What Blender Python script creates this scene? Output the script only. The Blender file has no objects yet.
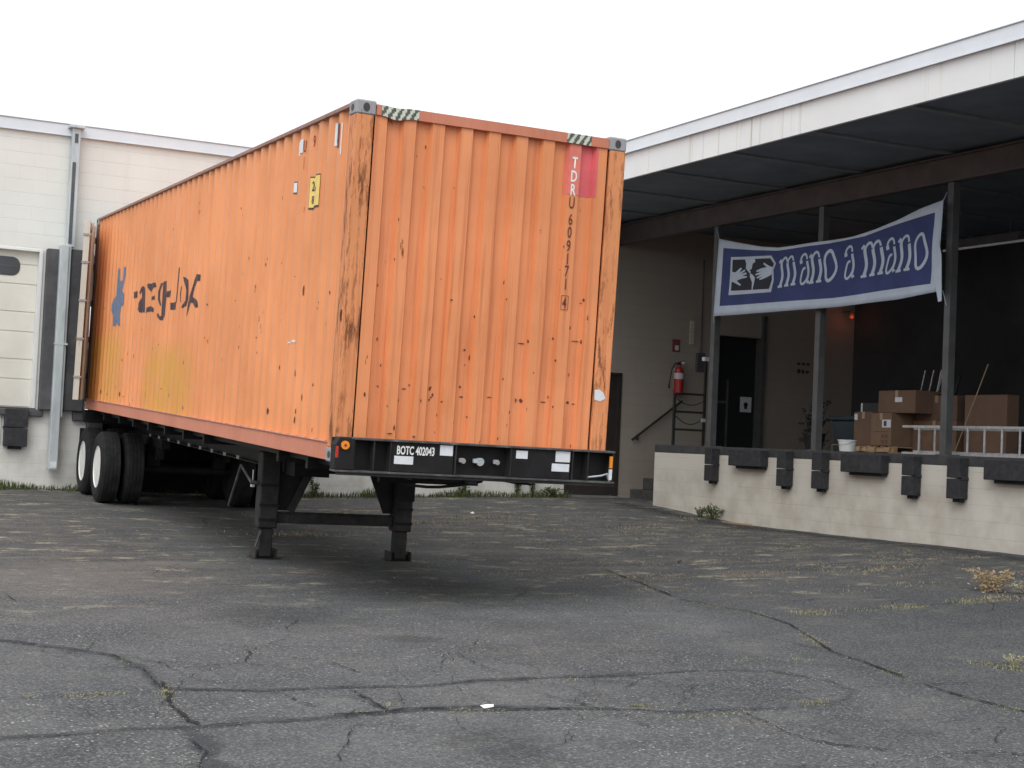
import bpy, bmesh, math, random
from mathutils import Vector, Matrix, noise
random.seed(7)
R = math.radians
SC = bpy.context.scene
C = SC.collection
ZC = 1.7                                   # camera height: world z = (height relative to the lens) + ZC

# ------------------------------------------------------------------ camera
cam = bpy.data.objects.new('camera', bpy.data.cameras.new('camera')); C.objects.link(cam)
cam.data.sensor_width = 36; cam.data.lens = 53.88
cam.data.clip_start = .05; cam.data.clip_end = 1500
RT = [[0.89161779, 0.05663147, 0.44923334], [-0.45067268, 0.01518649, 0.89256009], [0.04372472, -0.99827964, 0.0390628]]
m = Matrix.Identity(4)
for i in range(3):
    m[i][0] = RT[i][0]; m[i][1] = -RT[i][1]; m[i][2] = -RT[i][2]
m[2][3] = ZC
cam.matrix_world = m
SC.camera = cam

# ------------------------------------------------------------------ sky, sun, exposure (bright overcast)
SUN_EL, SUN_AZ = 48, 222                   # azimuth clockwise from +y: the brighter part of the cloud is behind the viewer, left
w = bpy.data.worlds.new('World'); SC.world = w; w.use_nodes = True
nt = w.node_tree; nt.nodes.clear()
sky = nt.nodes.new('ShaderNodeTexSky'); sky.sky_type = 'NISHITA'; sky.sun_disc = False
sky.sun_elevation = R(SUN_EL); sky.sun_rotation = R(SUN_AZ)
sky.dust_density = 6.0; sky.air_density = 1.0; sky.ozone_density = 1.0
hs = nt.nodes.new('ShaderNodeHueSaturation'); hs.inputs['Saturation'].default_value = .10
hs.inputs['Value'].default_value = 1.0
bg = nt.nodes.new('ShaderNodeBackground'); bg.inputs[1].default_value = .15
out = nt.nodes.new('ShaderNodeOutputWorld')
mx = nt.nodes.new('ShaderNodeMixRGB'); mx.inputs[0].default_value = .72; mx.inputs[2].default_value = (8.4, 8.75, 9.15, 1)   # cloud deck over the clear-sky gradient
nt.links.new(sky.outputs[0], hs.inputs['Color']); nt.links.new(hs.outputs[0], mx.inputs[1]); nt.links.new(mx.outputs[0], bg.inputs[0]); nt.links.new(bg.outputs[0], out.inputs[0])
sl = bpy.data.lights.new('sun', 'SUN'); sl.energy = .8; sl.angle = R(40); sl.color = (1, .99, .975)
sun = bpy.data.objects.new('sun', sl); C.objects.link(sun)
sun.rotation_euler = (R(90 - SUN_EL), 0, R(180 - SUN_AZ))
sun.location = (-8, -8, 14)
SC.view_settings.view_transform = 'Standard'; SC.view_settings.look = 'None'
SC.view_settings.gamma = 1; SC.view_settings.exposure = 0.15
SC.view_settings.use_curve_mapping = False
SC.render.engine = 'CYCLES'
SC.cycles.max_bounces = 8; SC.cycles.diffuse_bounces = 5

# ------------------------------------------------------------------ helpers
class MB:
    def __init__(s): s.v = []; s.f = []; s.mi = []
    def add(s, vs, fs, mi=0):
        o = len(s.v); s.v += [tuple(p) for p in vs]
        for f in fs: s.f.append(tuple(o + i for i in f)); s.mi.append(mi)
        return s
    def box(s, x0, x1, y0, y1, z0, z1, mi=0, M=None):
        vs = [(x, y, z) for x in (x0, x1) for y in (y0, y1) for z in (z0, z1)]
        if M: vs = [M @ Vector(p) for p in vs]
        return s.add(vs, [(0, 1, 3, 2), (4, 6, 7, 5), (0, 4, 5, 1), (2, 3, 7, 6), (0, 2, 6, 4), (1, 5, 7, 3)], mi)
    def prism(s, poly, ax, a, b, mi=0, M=None):
        """poly: 2D outline in the two axes other than ax (cyclic order), extruded from a to b"""
        def P(u, v, t): return {0: (t, u, v), 1: (u, t, v), 2: (u, v, t)}[ax]
        n = len(poly); vs = [P(u, v, a) for u, v in poly] + [P(u, v, b) for u, v in poly]
        if M: vs = [M @ Vector(p) for p in vs]
        fs = [tuple(range(n))[::-1], tuple(range(n, 2 * n))] + [(i, (i + 1) % n, n + (i + 1) % n, n + i) for i in range(n)]
        return s.add(vs, fs, mi)
    def rod(s, p, q, r0, r1=None, n=10, mi=0):
        p = Vector(p); q = Vector(q); r1 = r0 if r1 is None else r1
        d = (q - p).normalized(); a = d.orthogonal().normalized(); b = d.cross(a)
        vs = []
        for c, r in ((p, r0), (q, r1)):
            for i in range(n):
                t = 2 * math.pi * i / n; vs.append(c + (a * math.cos(t) + b * math.sin(t)) * r)
        fs = [tuple(range(n))[::-1], tuple(range(n, 2 * n))] + [(i, (i + 1) % n, n + (i + 1) % n, n + i) for i in range(n)]
        return s.add(vs, fs, mi)
    def bar(s, p, q, wx, wz, mi=0, up=(0, 0, 1)):
        p = Vector(p); q = Vector(q); d = (q - p).normalized(); a = d.cross(Vector(up)).normalized(); b = a.cross(d)
        vs = [c + a * (sx * wx / 2) + b * (sz * wz / 2) for c in (p, q) for sx, sz in ((-1, -1), (1, -1), (1, 1), (-1, 1))]
        return s.add(vs, [(3, 2, 1, 0), (4, 5, 6, 7), (0, 1, 5, 4), (1, 2, 6, 5), (2, 3, 7, 6), (3, 0, 4, 7)], mi)
    def path(s, pts, r, n=8, mi=0):
        for p, q in zip(pts, pts[1:]): s.rod(p, q, r, n=n, mi=mi)
        return s
    def lathe(s, c, axis, prof, n=28, mi=0):
        """prof: list of (radius, offset along axis)"""
        c = Vector(c); d = Vector(axis).normalized(); a = d.orthogonal().normalized(); b = d.cross(a)
        vs = []; m_ = len(prof)
        for r, t in prof:
            for i in range(n):
                th = 2 * math.pi * i / n; vs.append(c + d * t + (a * math.cos(th) + b * math.sin(th)) * r)
        fs = []
        for k in range(m_ - 1):
            for i in range(n):
                j = (i + 1) % n; fs.append((k * n + i, k * n + j, (k + 1) * n + j, (k + 1) * n + i))
        fs.append(tuple(range(n))[::-1]); fs.append(tuple(range((m_ - 1) * n, m_ * n)))
        return s.add(vs, fs, mi)
    def build(s, name, mat, parent=None, smooth=False, off=None, bevel=0, label=None, fix=True):
        me = bpy.data.meshes.new(name)
        vs = s.v if off is None else [(p[0] - off[0], p[1] - off[1], p[2] - off[2]) for p in s.v]
        me.from_pydata(vs, [], s.f)
        for mt in (mat if isinstance(mat, (list, tuple)) else [mat]): me.materials.append(mt)
        for p, k in zip(me.polygons, s.mi): p.material_index = k
        if fix:
            b = bmesh.new(); b.from_mesh(me); bmesh.ops.recalc_face_normals(b, faces=b.faces); b.to_mesh(me); b.free()
        if smooth:
            for p in me.polygons: p.use_smooth = True
        o = bpy.data.objects.new(name, me); C.objects.link(o)
        if parent: o.parent = parent
        if bevel:
            bv = o.modifiers.new('bevel', 'BEVEL'); bv.width = bevel; bv.segments = 1; bv.limit_method = 'ANGLE'
        if label: o['label'] = label
        return o

def tag(o, label, cat, group=None, kind=None):
    o['label'] = label; o['category'] = cat
    if group: o['group'] = group
    if kind: o['kind'] = kind
    return o
def thing(name, loc, label, cat, group=None, rz=0, M=None):
    o = bpy.data.objects.new(name, None); C.objects.link(o)
    if M is not None: o.matrix_world = M
    else: o.location = loc; o.rotation_euler = (0, 0, rz)
    o.empty_display_size = .2
    return tag(o, label, cat, group)
def copy_tree(o, parent=None):
    kids = [c for c in o.children]
    c = o.copy(); C.objects.link(c)
    if parent: c.parent = parent
    for k in kids: copy_tree(k, c)
    return c

# ------------------------------------------------------------------ materials
class NG:
    def __init__(s, name):
        s.m = bpy.data.materials.new(name); s.m.use_nodes = True; s.t = s.m.node_tree
        s.b = s.t.nodes['Principled BSDF']; s.tc = s.n('ShaderNodeTexCoord')
    def n(s, typ, **kw):
        nd = s.t.nodes.new(typ)
        for k, v in kw.items(): setattr(nd, k, v)
        return nd
    def l(s, a, b): s.t.links.new(a, b)
    def mapping(s, scale=(1, 1, 1), loc=(0, 0, 0)):
        mp = s.n('ShaderNodeMapping'); mp.inputs['Scale'].default_value = scale; mp.inputs['Location'].default_value = loc
        s.l(s.tc.outputs['Object'], mp.inputs[0]); return mp.outputs[0]
    def noise(s, scale, vec=None, detail=5, rough=.6):
        nz = s.n('ShaderNodeTexNoise'); nz.inputs['Scale'].default_value = scale
        nz.inputs['Detail'].default_value = detail; nz.inputs['Roughness'].default_value = rough
        s.l(vec if vec is not None else s.tc.outputs['Object'], nz.inputs['Vector']); return nz.outputs['Fac']
    def ramp(s, fac, lo, hi, a=0., b=1.):
        mr = s.n('ShaderNodeMapRange'); mr.inputs[1].default_value = lo; mr.inputs[2].default_value = hi
        mr.inputs[3].default_value = a; mr.inputs[4].default_value = b; mr.clamp = True
        s.l(fac, mr.inputs[0]); return mr.outputs[0]
    def mix(s, fac, a, b, mode='MIX'):
        mx = s.n('ShaderNodeMixRGB', blend_type=mode)
        for sock, v in ((mx.inputs[0], fac), (mx.inputs[1], a), (mx.inputs[2], b)):
            if isinstance(v, (int, float)): sock.default_value = v
            elif isinstance(v, tuple): sock.default_value = (*v, 1) if len(v) == 3 else v
            else: s.l(v, sock)
        return mx.outputs[0]
    def math(s, op, a, b=0.):
        mn = s.n('ShaderNodeMath', operation=op)
        for sock, v in ((mn.inputs[0], a), (mn.inputs[1], b)):
            if isinstance(v, (int, float)): sock.default_value = v
            else: s.l(v, sock)
        return mn.outputs[0]
    def bump(s, h, strength=.3, dist=.01):
        bp = s.n('ShaderNodeBump'); bp.inputs['Strength'].default_value = strength; bp.inputs['Distance'].default_value = dist
        s.l(h, bp.inputs['Height']); s.l(bp.outputs[0], s.b.inputs['Normal'])
    def done(s, col, rough=.6, metal=0., spec=.5):
        if isinstance(col, tuple): s.b.inputs['Base Color'].default_value = (*col, 1)
        else: s.l(col, s.b.inputs['Base Color'])
        if isinstance(rough, (int, float)): s.b.inputs['Roughness'].default_value = rough
        else: s.l(rough, s.b.inputs['Roughness'])
        s.b.inputs['Metallic'].default_value = metal; s.b.inputs['Specular IOR Level'].default_value = spec
        return s.m

def simple(name, col, rough=.6, var=.25, scale=6, metal=0., bump=.0, dirt=None, dirt_amt=.5, spec=.5, stretch=(1, 1, 1)):
    g = NG(name); v = g.mapping(stretch)
    f = g.noise(scale, v)
    dark = tuple(c * (1 - var) for c in col); lite = tuple(min(1, c * (1 + var)) for c in col)
    c = g.mix(g.ramp(f, .3, .7), dark, lite)
    if dirt:
        f2 = g.noise(scale * .6, v, detail=8, rough=.7); c = g.mix(g.ramp(f2, .52, .72, 0, dirt_amt), c, dirt)
    if bump: g.bump(g.noise(scale * 6, v), bump, .01)
    return g.done(c, rough, metal, spec)

def container_paint(name, base, spots=.5, streak=.4, stain=False, rust_amt=0., rough=.5, down=True, faded=None):
    g = NG(name)
    big = g.noise(.7, detail=4)
    c = g.mix(g.ramp(big, .35, .65), tuple(x * .9 for x in base), faded or tuple(min(1, x * 1.07 + .012) for x in base))
    c = g.mix(g.ramp(g.noise(1.6, g.mapping((1, 1, .4), (3, 5, 2)), detail=8, rough=.7), .48, .68, 0, .35), c, tuple(min(1, x * 1.0 + .05) for x in base))
    c = g.mix(g.ramp(g.noise(3.3, g.mapping((1, 1, .3), (8, 1, 4)), detail=8, rough=.75), .55, .72, 0, .30), c, tuple(x * y for x, y in zip(base, (.72, .58, .5))))
    sv = g.mapping((26, 26, .55)); st = g.noise(1.0, sv, detail=6)
    c = g.mix(g.ramp(st, .50, .78, 0, streak), c, tuple(x * y for x, y in zip(base, (.62, .45, .40))))
    if stain:
        sx = g.n('ShaderNodeSeparateXYZ'); g.l(g.tc.outputs['Object'], sx.inputs[0])
        a = g.math('MULTIPLY', g.ramp(sx.outputs['Y'], 5.0, 5.9), g.ramp(sx.outputs['Y'], 8.1, 7.6))
        b = g.math('MULTIPLY', g.ramp(sx.outputs['Z'], 1.05, .75), 1.0)
        a2 = g.math('MULTIPLY', g.ramp(sx.outputs['Y'], 9.2, 9.9), g.ramp(sx.outputs['Z'], 1.25, 1.0))
        mk = g.math('MAXIMUM', g.math('MULTIPLY', a, b), g.math('MULTIPLY', a2, .7))
        mk = g.math('MULTIPLY', mk, g.ramp(g.noise(3.0, g.mapping((1, 1, .6)), detail=7), .30, .62, .25, .85))
        c = g.mix(mk, c, (.60, .33, .05))
    # rust: pinholes, scabs and run-off
    rv = g.mapping((1, 1, .35)); r1 = g.noise(9, rv, detail=9, rough=.72)
    r2 = g.noise(1.3, detail=3)
    thr = g.math('SUBTRACT', .69, g.math('MULTIPLY', g.ramp(r2, .4, .75), .10 * spots))
    mask = g.ramp(g.math('SUBTRACT', r1, thr), 0, .03)
    if rust_amt:
        r3 = g.noise(5, g.mapping((3, 3, .5)), detail=10, rough=.75)
        mask = g.math('MAXIMUM', mask, g.math('MULTIPLY', g.ramp(r3, .66 - .20 * rust_amt, .71 - .18 * rust_amt), g.ramp(g.noise(1.4, g.mapping((1, 1, .8), (2, 7, 1)), detail=5), .36, .58, .08, 1)))
    rust = g.mix(g.noise(40), (.05, .018, .011), (.26, .085, .035))
    c = g.mix(g.math('MULTIPLY', mask, .88), c, rust)
    # scrapes: pale thin marks
    sc = g.noise(30, g.mapping((1, .05, 1)), detail=3)
    c = g.mix(g.ramp(sc, .74, .80, 0, .35), c, (.75, .6, .5))
    g.bump(g.math('ADD', g.math('MULTIPLY', g.noise(3, g.mapping((1, 1, .5))), 1.0), g.math('MULTIPLY', mask, .12)), .25, .02)
    ro = g.ramp(mask, 0, 1, rough, .9)
    return g.done(c, ro, 0, .4)

ORANGE = (.80, .305, .118)
M_side = container_paint('orange_paint_side', ORANGE, .7, .30, stain=True)
M_front = container_paint('orange_paint_front', (.79, .285, .112), 1.0, .75)
M_post = container_paint('orange_paint_post', (.74, .28, .11), 1.0, .7, rust_amt=.80, rough=.7)
M_rearpost = container_paint('rusty_brown_post', (.16, .10, .08), 1.0, .8, rust_amt=.9, rough=.8)
M_rail = container_paint('salmon_rail_paint', (.62, .22, .13), .8, .3, rust_amt=.12)
M_toprail = container_paint('grimy_top_rail', (.34, .20, .16), 1, .5, rust_amt=.5, rough=.8)
M_cast = container_paint('weathered_casting', (.34, .33, .34), 1, .5, rust_amt=.35, rough=.8)
M_door = container_paint('cream_door_paint', (.60, .585, .51), .8, .4, rust_amt=.15)
M_black = simple('black_chassis_paint', (.013, .012, .013), .6, .35, 5, bump=.1, dirt=(.045, .035, .03), dirt_amt=.6, spec=.25)
M_black2 = simple('grimy_leg_steel', (.026, .025, .025), .65, .4, 7, bump=.15, dirt=(.08, .065, .055), dirt_amt=.7, spec=.3)
M_edge = simple('worn_flange_steel', (.06, .058, .056), .6, .5, 11, dirt=(.22, .20, .18), dirt_amt=.7)
M_rubber = simple('tyre_rubber', (.018, .018, .019), .9, .3, 9, dirt=(.055, .05, .045), dirt_amt=.5, spec=.25)
M_rim = simple('white_wheel_paint', (.78, .77, .74), .45, .08, 6, dirt=(.35, .3, .25), dirt_amt=.35)
M_white = simple('white_sticker', (.72, .73, .75), .5, .08, 20)
M_letterw = simple('white_lettering', (.80, .78, .76), .5, .05, 20)
M_markd = simple('dark_red_lettering', (.13, .028, .02), .6, .25, 20)
M_logo = simple('faded_dark_lettering', (.06, .036, .045), .6, .3, 12)
M_emblem = simple('faded_blue_emblem', (.13, .17, .26), .6, .15, 12)
M_red = simple('red_patch_paint', (.68, .12, .13), .5, .15, 4)
M_amber = simple('amber_lens', (.85, .28, .02), .25, .05, 10)
M_redlens = simple('red_reflector', (.45, .03, .02), .3, .05, 10)
M_yplate = simple('yellow_placard', (.80, .58, .16), .5, .1, 10)
M_dark = simple('dark_marking', (.05, .045, .045), .6, .1, 10)
M_steel = simple('galvanised_steel', (.52, .56, .58), .5, .18, 5, metal=.25, dirt=(.3, .3, .28), dirt_amt=.4, stretch=(1, 1, .3))
M_rubpad = simple('rubber_bumper', (.028, .029, .033), .8, .35, 14, bump=.3, dirt=(.07, .07, .075), dirt_amt=.5)
M_edgedock = simple('dock_edge_steel', (.045, .047, .05), .6, .35, 6, dirt=(.10, .095, .09), dirt_amt=.6)
M_sealpad = simple('dock_seal_fabric', (.075, .075, .08), .8, .3, 4, dirt=(.14, .13, .12), dirt_amt=.5)
M_doorpanel = simple('cream_steel_door', (.72, .70, .63), .5, .06, 2)
M_frame = simple('pale_trim_paint', (.74, .75, .74), .5, .06, 4)
M_glass = simple('dark_window_glass', (.05, .06, .07), .15, .1, 3)
M_fascia = None
M_deck = simple('dark_steel_deck', (.15, .19, .235), .6, .2, 1.5, dirt=(.07, .07, .07), dirt_amt=.4)
M_joist = simple('primed_joist_steel', (.20, .22, .24), .6, .2, 4)
M_beam = simple('brown_primed_beam', (.085, .075, .075), .65, .25, 3)
M_pillar = simple('grey_painted_pillar', (.085, .088, .09), .55, .2, 5, dirt=(.08, .07, .06), dirt_amt=.5)
M_conc = simple('dock_concrete', (.20, .195, .185), .9, .25, 3, bump=.2)
M_step = simple('worn_step_concrete', (.07, .07, .068), .9, .3, 6, bump=.2)
M_mandoor = simple('dark_brown_door', (.030, .024, .022), .55, .2, 4)
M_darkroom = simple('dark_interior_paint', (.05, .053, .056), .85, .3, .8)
M_rail2 = simple('black_pipe_rail', (.018, .018, .018), .5, .2, 10)
M_extred = simple('extinguisher_red', (.42, .03, .028), .35, .1, 6)
M_card = simple('brown_cardboard', (.145, .088, .058), .85, .14, 3, dirt=(.10, .06, .04), dirt_amt=.4)
M_card2 = simple('tan_cardboard', (.185, .118, .075), .85, .14, 3, dirt=(.13, .08, .05), dirt_amt=.4)
M_tape = simple('packing_tape', (.30, .23, .15), .3, .1, 10)
M_wood = simple('pallet_wood', (.42, .28, .16), .85, .3, 6, stretch=(1, .2, 1), dirt=(.2, .13, .08), dirt_amt=.6)
M_alu = simple('ladder_aluminium', (.50, .51, .52), .4, .2, 12, metal=.4, dirt=(.25, .25, .25), dirt_amt=.5)
M_bucket = simple('white_bucket_plastic', (.78, .80, .80), .4, .05, 6)
M_navy = simple('dark_teal_plastic', (.018, .032, .042), .6, .3, 3)
M_blackthing = simple('black_plastic', (.02, .02, .022), .5, .2, 8)
M_chrome = simple('chrome_tube', (.65, .68, .72), .2, .05, 8, metal=.9)
M_paper = simple('white_paper', (.62, .63, .66), .8, .06, 8)
M_litter = simple('white_litter', (.85, .85, .83), .8, .05, 8)
M_cloth_blue = simple('navy_banner_cloth', (.034, .050, .165), .75, .18, 3)
M_cloth_white = simple('white_banner_cloth', (.50, .58, .68), .75, .08, 3)
M_hzdark = simple('faded_grey_stripe', (.10, .11, .10), .6, .3, 30)
M_hzpale = simple('faded_cream_stripe', (.62, .62, .50), .6, .15, 30)
M_cloth_ink = simple('black_banner_ink', (.020, .022, .035), .75, .1, 6)

def block_wall(name, col, z0=1.192, stain=.16, low=None):
    g = NG(name)
    sx = g.n('ShaderNodeSeparateXYZ'); g.l(g.tc.outputs['Object'], sx.inputs[0])
    u = g.math('ADD', sx.outputs['X'], sx.outputs['Y']); v = g.math('SUBTRACT', sx.outputs['Z'], z0)
    cb = g.n('ShaderNodeCombineXYZ'); g.l(u, cb.inputs[0]); g.l(v, cb.inputs[1])
    br = g.n('ShaderNodeTexBrick'); g.l(cb.outputs[0], br.inputs['Vector'])
    br.inputs['Scale'].default_value = 1; br.inputs['Mortar Size'].default_value = .0045
    br.inputs['Brick Width'].default_value = .409; br.inputs['Row Height'].default_value = .2045
    br.inputs['Mortar Smooth'].default_value = .6
    nz = g.noise(.9, detail=6)
    c = g.mix(g.ramp(nz, .3, .7), tuple(x * .96 for x in col), tuple(min(1, x * 1.05) for x in col))
    bl = g.n('ShaderNodeTexWhiteNoise')
    sn = g.n('ShaderNodeVectorMath', operation='SNAP'); g.l(cb.outputs[0], sn.inputs[0]); sn.inputs[1].default_value = (.409, .2045, 1)
    g.l(sn.outputs[0], bl.inputs[0])
    c = g.mix(g.ramp(bl.outputs[0], 0, 1, 0, .10), c, tuple(x * .82 for x in col))
    # horizontal bed joints read stronger than the filled head joints
    fr = g.math('FRACT', g.math('DIVIDE', v, .2045)); e = g.math('MINIMUM', fr, g.math('SUBTRACT', 1, fr))
    bed = g.ramp(e, .008, .028, 1, 0)
    gap = g.ramp(g.noise(2.2, detail=4), .42, .6)
    c = g.mix(g.math('MULTIPLY', bed, g.math('ADD', .06, g.math('MULTIPLY', gap, .28))), c, tuple(x * .55 for x in col))
    c = g.mix(g.math('MULTIPLY', br.outputs['Fac'], .12), c, tuple(x * .6 for x in col))
    # dirt runs
    st = g.noise(1.0, g.mapping((7, 7, .35)), detail=7)
    c = g.mix(g.ramp(st, .56, .80, 0, stain), c, tuple(x * y for x, y in zip(col, (.60, .54, .45))))
    # splash-back grime along the base course
    base = g.math('MULTIPLY', g.ramp(sx.outputs['Z'], .86, .64), g.ramp(g.noise(2.5, detail=6), .4, .65))
    c = g.mix(g.math('MULTIPLY', base, .35), c, (.30, .25, .20))
    h = g.math('SUBTRACT', g.math('MULTIPLY', g.noise(60, detail=3), .25), g.math('MAXIMUM', br.outputs['Fac'], bed))
    g.bump(h, .35, .006)
    return g.done(c, .75, 0, .3)
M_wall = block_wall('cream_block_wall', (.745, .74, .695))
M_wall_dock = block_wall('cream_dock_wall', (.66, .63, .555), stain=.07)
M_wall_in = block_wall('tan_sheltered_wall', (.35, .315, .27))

def fascia_mat():
    g = NG('stained_fascia_panel')
    c = g.mix(g.ramp(g.noise(.8), .3, .7), (.70, .715, .71), (.78, .79, .785))
    st = g.noise(1, g.mapping((9, 9, .12)), detail=6)
    gate = g.ramp(g.noise(.35, g.mapping((0, 1, 0))), .45, .6)
    c = g.mix(g.math('MULTIPLY', g.ramp(st, .55, .66, 0, .75), gate), c, (.44, .36, .26))
    return g.done(c, .5, 0, .4)
M_fascia = fascia_mat()
M_flash = simple('white_metal_flashing', (.70, .74, .78), .4, .04, 3)

def asphalt():
    g = NG('worn_asphalt')
    P = g.tc.outputs['Object']
    fl = g.mapping((1, 1, 0))
    warp = g.noise(.5, fl, detail=4)
    sx = g.n('ShaderNodeSeparateXYZ'); g.l(P, sx.inputs[0])
    # the patch to the right of the long joint was resurfaced: smoother and darker
    side = g.math('SUBTRACT', g.math('ADD', sx.outputs['X'], g.math('MULTIPLY', warp, .5)), g.math('ADD', 6.55, g.math('MULTIPLY', g.math('SUBTRACT', sx.outputs['Y'], 7.0), .20)))
    new = g.ramp(side, .0, .5)
    far = g.ramp(g.math('ADD', sx.outputs['Y'], g.math('MULTIPLY', warp, 3)), 12.5, 14.5)
    new = g.math('MAXIMUM', new, g.math('MULTIPLY', far, .8))
    c = g.mix(g.ramp(g.noise(.45, fl, detail=7, rough=.65), .36, .64), (.058, .061, .067), (.134, .137, .141))
    c = g.mix(g.ramp(g.noise(1.7, fl, detail=7, rough=.7), .45, .7, 0, .65), c, (.046, .049, .055))
    c = g.mix(g.ramp(g.noise(.55, g.mapping((1, 1, 0), (9, 4, 0)), detail=8, rough=.7), .50, .66, 0, .6), c, (.185, .182, .175))
    c = g.mix(g.math('MULTIPLY', new, .65), c, (.048, .052, .059))
    # brownish silt fields
    c = g.mix(g.ramp(g.noise(.8, g.mapping((1, 1.6, 0), (3, 1, 0)), detail=8, rough=.7), .52, .72, 0, .6), c, (.17, .155, .135))
    c = g.mix(g.math('MULTIPLY', far, g.ramp(g.noise(1.5, g.mapping((.7, 1.8, 0), (7, 2, 0)), detail=12, rough=.8), .49, .58, 0, .75)), c, (.21, .19, .15))
    c = g.mix(g.math('MULTIPLY', far, g.ramp(g.noise(1.2, g.mapping((.7, 1.5, 0), (1, 8, 0)), detail=10, rough=.75), .50, .60, 0, .6)), c, (.034, .036, .040))
    # exposed aggregate
    vo = g.n('ShaderNodeTexVoronoi'); vo.inputs['Scale'].default_value = 36; g.l(fl, vo.inputs['Vector'])
    stone = g.ramp(vo.outputs['Distance'], .20, .34, 1, 0)
    pick = g.n('ShaderNodeSeparateColor'); g.l(vo.outputs['Color'], pick.inputs[0])
    sel = g.ramp(pick.outputs[0], .60, .74)
    patch = g.math('MULTIPLY', g.ramp(g.noise(2.3, fl, detail=5), .36, .58, .2, 1), g.ramp(g.noise(.6, g.mapping((1, 1, 0), (5, 5, 0)), detail=5), .38, .56, .25, 1))
    am = g.math('MULTIPLY', g.math('MULTIPLY', stone, sel), g.math('MULTIPLY', patch, g.ramp(new, 0, 1, 1.0, .15)))
    c = g.mix(am, c, g.mix(pick.outputs[1], (.34, .335, .32), (.78, .76, .71)))
    v2 = g.n('ShaderNodeTexVoronoi'); v2.inputs['Scale'].default_value = 95; g.l(fl, v2.inputs['Vector'])
    p2 = g.n('ShaderNodeSeparateColor'); g.l(v2.outputs['Color'], p2.inputs[0])
    c = g.mix(g.ramp(p2.outputs[0], .0, 1, .0, .6), c, (.034, .036, .040))
    c = g.mix(g.math('MULTIPLY', g.ramp(p2.outputs[1], .72, .95), .55), c, (.27, .265, .255))
    # flat crusts of dead moss, silt and straw lodged in the broken surface
    cr = g.noise(2.1, g.mapping((.8, 1.2, 0), (4, 11, 0)), detail=14, rough=.78)
    c = g.mix(g.math('MULTIPLY', g.ramp(cr, .555, .60), g.math('ADD', .10, g.math('MULTIPLY', far, .85))), c, g.mix(g.noise(25, fl, detail=3), (.24, .22, .14), (.46, .42, .31)))
    cr2 = g.noise(6.5, g.mapping((.7, 1.1, 0), (2, 3, 0)), detail=12, rough=.8)
    c = g.mix(g.math('MULTIPLY', g.ramp(cr2, .60, .64), g.math('ADD', .18, g.math('MULTIPLY', far, .6))), c, (.33, .31, .25))
    # oil spots and shade painted under the trailer
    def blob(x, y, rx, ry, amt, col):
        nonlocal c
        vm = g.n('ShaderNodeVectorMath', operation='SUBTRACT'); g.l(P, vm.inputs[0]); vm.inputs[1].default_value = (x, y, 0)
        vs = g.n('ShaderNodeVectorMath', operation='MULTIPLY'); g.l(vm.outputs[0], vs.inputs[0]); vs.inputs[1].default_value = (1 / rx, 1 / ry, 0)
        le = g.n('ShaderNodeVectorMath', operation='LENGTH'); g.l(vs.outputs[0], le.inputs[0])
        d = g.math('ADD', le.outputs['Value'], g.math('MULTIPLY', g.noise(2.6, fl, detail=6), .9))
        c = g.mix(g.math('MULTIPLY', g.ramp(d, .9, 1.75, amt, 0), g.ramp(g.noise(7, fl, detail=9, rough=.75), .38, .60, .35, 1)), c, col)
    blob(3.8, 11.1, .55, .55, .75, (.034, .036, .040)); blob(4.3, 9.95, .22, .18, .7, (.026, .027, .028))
    blob(6.3, 16.5, 1.9, 4.0, .55, (.045, .046, .049)); blob(3.46, 6.78, .30, .45, .7, (.026, .027, .028)); blob(6.0, 12.3, 1.6, 1.0, .55, (.028, .029, .031))  # first blob darkens the ground colour as shade under the trailer
    blob(3.5, 14.3, 1.3, .25, .6, (.20, .18, .16)); blob(2.6, 13.4, 1.2, 1.0, .55, (.19, .175, .16)); blob(7.3, 15.8, .8, .3, .6, (.20, .19, .17))
    # crumbled, ravelled surface: fine pits and a coarse salt-and-pepper grit
    gr = g.noise(38, fl, detail=9, rough=.8)
    c = g.mix(g.ramp(gr, .50, .66, 0, .55), c, (.21, .205, .195)); c = g.mix(g.ramp(gr, .47, .34, 0, .75), c, (.030, .031, .034))
    h = g.math('ADD', g.math('MULTIPLY', stone, .6), g.math('ADD', g.noise(140, fl, detail=2), g.math('MULTIPLY', g.noise(5, fl), 1.5)))
    g.bump(h, .55, .008)
    return g.done(c, .88, 0, .35)
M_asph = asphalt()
M_tar = simple('tar_seal', (.050, .054, .061), .8, .3, 9, bump=.2, dirt=(.06, .06, .06), dirt_amt=.6)
M_crack = simple('open_crack', (.020, .020, .021), .95, .3, 20)
M_smear = simple('tyre_rub_mark', (.058, .061, .068), .8, .3, 9)
def leafmat(name, a, b):
    g = NG(name); oi = g.noise(3, detail=3); n2 = g.noise(40, detail=1)
    c = g.mix(g.ramp(n2, .35, .65), a, b); c = g.mix(g.ramp(oi, .4, .7, 0, .4), c, tuple(x * .6 for x in a))
    return g.done(c, .8, 0, .2)
M_green = leafmat('weed_green', (.05, .072, .025), (.115, .135, .055))
M_dry = leafmat('dry_grass', (.24, .20, .13), (.42, .37, .26))
M_moss = leafmat('pale_crack_grass', (.20, .19, .11), (.38, .36, .24))
M_rustleaf = leafmat('withered_orange_weed', (.24, .17, .09), (.42, .31, .18))

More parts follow.
